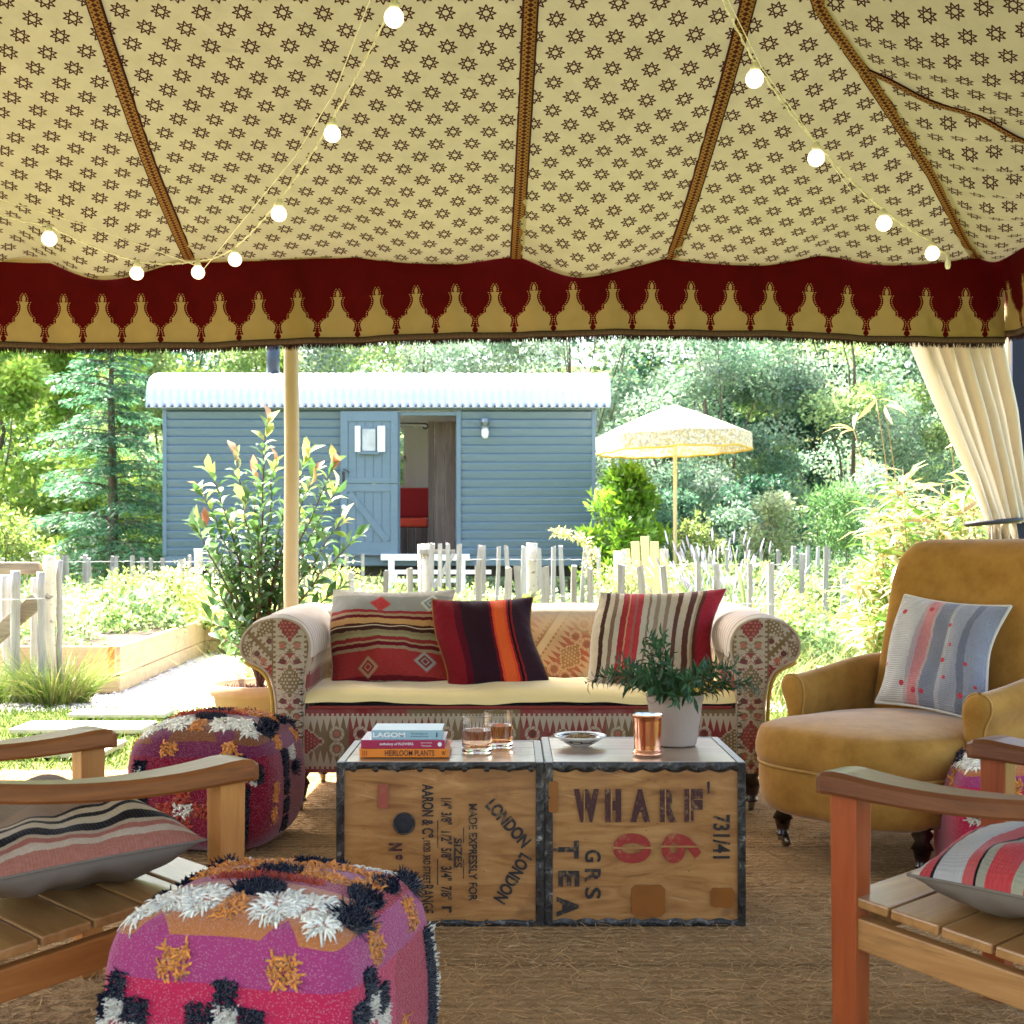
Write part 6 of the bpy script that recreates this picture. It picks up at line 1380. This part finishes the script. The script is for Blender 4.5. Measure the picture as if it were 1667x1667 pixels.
# strappy clumps
def strappy(label, x, y, n, L, w, cols, name='grass_clump', cat='ornamental grass', lean=.7, up=1.7, rb=.08, mat=M_LEAF):
    t = thing(name, label, cat, (x, y, 0)); a = rng.uniform(0, 6.28, n); P = np.stack([x+rb*np.cos(a)*rng.random(n), y+rb*np.sin(a)*rng.random(n), np.zeros(n)], 1); D = np.stack([np.cos(a), np.sin(a), up+rng.random(n)*1.5], 1); Ls = rng.uniform(L[0], L[1], n)
    B = np.stack([np.cos(a), np.sin(a), -.9+0*a], 1)*(Ls*lean*.5*rng.random(n))[:, None]; V, Fc, k = strands(P, D, Ls, lambda tt: w*(1-tt*.92), B, 6); c = np.array(cols)[rng.integers(0, len(cols), n)]*rng.uniform(.75, 1.25, (n, 1)); mk('blades', V, Fc, mat, t, True, col=np.repeat(c, k, 0), kind='stuff'); return t
strappy('spiky pale green strap-leaved clump behind the palings', 2.55, 11.6, 60, (.7, 1.15), .014, [(.20, .28, .13), (.28, .34, .18)])
strappy('tuft of long grass at the foot of the birch gate post', -3.12, 8.42, 520, (.25, .55), .0045, [(.20, .30, .06), (.28, .34, .10), (.40, .38, .18)], rb=.22, lean=1.2, up=1.1)
strappy('tuft of long grass beneath the left edge rail', -3.62, 8.42, 420, (.2, .5), .0045, [(.20, .30, .06), (.30, .36, .12)], rb=.3, lean=1.2, up=1.1)
strappy('arching grass clump behind the sofa near the pole', -1.0, 8.6, 90, (.4, .95), .009, [(.16, .28, .05), (.22, .32, .08)], lean=1.1, up=1.0)
strappy('broad upright pale leaf clump among the lavender', 2.12, 10.6, 12, (.7, 1.2), .035, [(.36, .42, .22)], lean=.2, up=3)
# vegetables and wild growth
def growth(name, label, x0, x1, y0, y1, h, nc, n, ls, cols, cat='plants', z0=.0, lw=None, crad=.16):
    C = np.stack([rng.uniform(x0, x1, nc), rng.uniform(y0, y1, nc), z0+h*rng.random(nc)**1.2], 1); return cloudleaves(name, None, C, crad*rng.uniform(.6, 1.4, nc), n, ls, lw or (ls[0]*.4, ls[1]*.55), cols, world=False, label=label, cat=cat)
PL = [(.16, .26, .08), (.22, .32, .12), (.30, .38, .18), (.12, .20, .08)]; PY_ = [(.30, .36, .10), (.38, .42, .16), (.22, .30, .07)]
growth('vegetable_foliage', 'mixed leafy vegetables growing in the left raised bed', -7, -3.1, 9.15, 12.6, .36, 150, 15000, (.04, .085), PL, z0=.30)
growth('tall_vegetables', 'feathery yellow-green plants at the back of the left bed', -3.9, -1.6, 11.6, 13.1, .50, 90, 9000, (.03, .07), PY_, z0=.30)
growth('wild_flowers', 'low wild plants in front of the hut', -2.0, 1.8, 11.9, 14.6, .5, 150, 14000, (.04, .08), PL+PY_, z0=.05)
growth('border_plants', 'pale border planting between the palings', -.9, 3.6, 9.2, 11.2, .62, 170, 18000, (.035, .075), PY_+PL, z0=.0)
growth('border_plants', 'sunlit border plants below the parasol', 1.2, 4.6, 11.6, 14.0, .85, 170, 18000, (.04, .08), PY_+PL, z0=.0)
growth('border_plants', 'leafy growth in the right timber bed', 1.9, 5.4, 11.0, 12.1, .35, 90, 9000, (.04, .08), PL, z0=.26)
growth('border_plants', 'low weeds along the foot of the fence behind the armchair', 1.2, 4.2, 8.3, 10.2, .22, 110, 9000, (.03, .07), PL, z0=.0)
blades('meadow_grass', 16000, -2.0, 4.6, 8.1, 13.5, .42, [(.22, .30, .08), (.34, .38, .16), (.40, .38, .20)], 'tall pale meadow grass between the fences and the hut', 'grass', .0035, .6)
blades('bed_grass', 5000, -6.5, -1.4, 12.4, 15.2, .75, [(.26, .34, .10), (.38, .40, .18)], 'tall seeding grass behind the left bed', 'grass', .004, .5)

# ---------------- red-tipped shrub in terracotta pot ----------------
ph = thing('potted_shrub', 'tall red-tipped glossy shrub in a terracotta planter behind the sofa arm', 'potted shrub', (-1.357, 6.62, 0))
V, Fc = lathe([(.0005, 0), (.19, 0), (.20, .01), (.245, .27), (.262, .275), (.266, .30), (.262, .332), (.252, .336), (.240, .33), (.232, .29), (.0005, .285)], 48); mk('planter', V, Fc, M_TERRA, ph, smooth=True)
n = 700; a = rng.uniform(0, 6.28, n); r_ = .225*np.sqrt(rng.random(n)); P = np.stack([r_*np.cos(a), r_*np.sin(a), np.full(n, .288)], 1); V, Fc, k = strands(P, rdir(n, .2), .03, .005, rng.normal(size=(n, 3))*.006, 3); mk('bark_mulch', V, Fc, M_PEB, ph, col=np.repeat(np.array([(.10, .04, .03)])*rng.uniform(.4, 2.5, (n, 1)), k, 0), kind='stuff')
tips = [(432, 690), (383, 745), (330, 800), (345, 770), (415, 770), (445, 760), (500, 740), (512, 770), (548, 755), (545, 800), (560, 850), (575, 880), (330, 850), (318, 860), (350, 900), (340, 950), (360, 985), (400, 820), (470, 800), (490, 850), (520, 870), (540, 920), (420, 870), (380, 850), (372, 930), (385, 1000), (440, 900), (555, 960), (345, 1010), (365, 1040)]
SVs = []; LPs = []; LDs = []; LNs = []; LC = []; LS = []
base = np.array([-1.36, 6.62, .30])
for (px_, py_) in tips:
    Y = 6.62+rng.uniform(-.28, .30); tp = at(px_, py_, Y); k = 12; s = np.linspace(0, 1, k)[:, None]; mid = (base+tp)/2+np.array([(base[0]-tp[0])*.18, 0, .10])
    P = base*(1-s)**2+mid*2*s*(1-s)+tp*s*s+rng.normal(0, .006, (k, 3)); SVs.append(tube(P, np.linspace(.0075, .0022, k), 6)); L = np.linalg.norm(tp-base); m_ = int(L*36); red = py_ < 860
    for j in range(m_):
        t = .28+.72*(j/(m_-1)); f = t*(k-1); i0 = min(int(f), k-2); pt = P[i0]*(1-f+i0)+P[i0+1]*(f-i0); dd = unit(P[i0+1]-P[i0]); an = j*2.4; sd_ = unit(np.cross(dd, [cos(an), sin(an), .2])); top = t > .93
        LPs.append(pt); LDs.append(unit(dd*(1.6 if top else .55)+sd_*.8+rng.normal(size=3)*.2)); LNs.append(dd*.8+rng.normal(size=3)*.45+[0, 0, .6]); LS.append(rng.uniform(.060, .095)*(1.12 if top else 1))
        g_ = np.array([(.04, .10, .03), (.06, .14, .035), (.09, .17, .07)][rng.integers(0, 3)])
        if top and red and rng.random() < .62: g_ = np.array([(.36, .22, .12), (.34, .32, .10), (.30, .13, .07), (.28, .33, .08), (.32, .35, .14)][rng.integers(0, 5)])
        elif t > .86 and red and rng.random() < .6: g_ = np.array([(.16, .25, .05), (.22, .28, .08)][rng.integers(0, 2)])
        LC.append(g_*rng.uniform(.75, 1.3))
# low side shoots
LPs, LDs, LNs, LC, LS = map(np.array, (LPs, LDs, LNs, LC, LS)); V, Fc, k = leaves(LPs, LDs, LNs, LS*1.22, LS*.44, .10, True)
mk('stems', *join(SVs), M_STEM, ph, True, smooth=True); mk('leaves', V, Fc, M_GLOSSY, ph, True, col=np.repeat(LC, k, 0), smooth=True, kind='stuff')

# ---------------- bamboo ----------------
bb = thing('bamboo', 'yellowing bamboo clump with arching canes outside the right tent corner', 'bamboo', (2.15, 7.0, 0)); SVs = []; LPs = []; LDs = []; LNs = []; LC = []; LS = []
canes = [((1482, 1100), (1426, 650), 7.0, .0045, 3), ((1490, 1100), (1440, 660), 7.1, .004, 2), ((1470, 1120), (1390, 700), 7.0, .004, 3), ((1560, 1100), (1590, 720), 6.9, .004, 3), ((1585, 1100), (1545, 700), 6.75, .0045, 4), ((1600, 1100), (1575, 730), 6.8, .004, 3)]
for i in range(80):
    tx = rng.uniform(1385, 1625); ty = rng.uniform(745, 1010)+(1500-min(tx, 1500))*.3; canes.append(((1500+(tx-1500)*.5+rng.normal(0, 12), 1140), (tx, ty), rng.uniform(6.7, 7.4), .0035, 6))
for (b0, t0, Y, r_, nl) in canes:
    a_ = at(b0[0], b0[1], Y); a_[2] = 0; tp = at(t0[0], t0[1], Y+rng.normal(0, .08)); k = 12; s = np.linspace(0, 1, k)[:, None]; mid = np.array([a_[0]*.7+tp[0]*.3, (a_[1]+tp[1])/2, tp[2]*.62]); P = a_*(1-s)**2+mid*2*s*(1-s)+tp*s*s
    SVs.append(tube(P, np.linspace(r_, r_*.45, k), 6)); bare = nl < 5
    for j in range(30 if bare else 36):
        t = rng.choice([rng.uniform(.30, .62), 1.0]) if bare else rng.uniform(.32, 1.0); f = t*(k-1); i0 = min(int(f), k-2); pt = P[i0]*(1-f+i0)+P[i0+1]*(f-i0)
        if bare and t == 1.0 and j % 6: continue
        an = rng.uniform(0, 6.28); LPs.append(pt); LDs.append(unit(np.array([cos(an)*1.1-.25, sin(an), rng.uniform(-.8, .8)]))); LNs.append(np.array([0, 0, 1])+rng.normal(size=3)*.5); LS.append(rng.uniform(.12, .24))
        LC.append(np.array([(.08, .20, .03), (.13, .26, .05), (.20, .30, .07), (.30, .33, .12), (.42, .30, .12), (.42, .38, .20)][rng.integers(0, 6) if not bare else rng.integers(3, 6)])*rng.uniform(.7, 1.3))
LPs, LDs, LNs, LC, LS = map(np.array, (LPs, LDs, LNs, LC, LS)); V, Fc, k = leaves(LPs, LDs, LNs, LS, LS*.13, .06, True)
mk('canes', *join(SVs), M_CANE, bb, True, smooth=True); mk('leaves', V, Fc, M_GLOSSY, bb, True, col=np.repeat(LC, k, 0), smooth=True, kind='stuff')
# bend tips down a little: arching sprays at the cane tops
sp = []; 
for (px_, py_) in ((1340, 700), (1330, 715), (1400, 640), (1395, 660)):
    pass
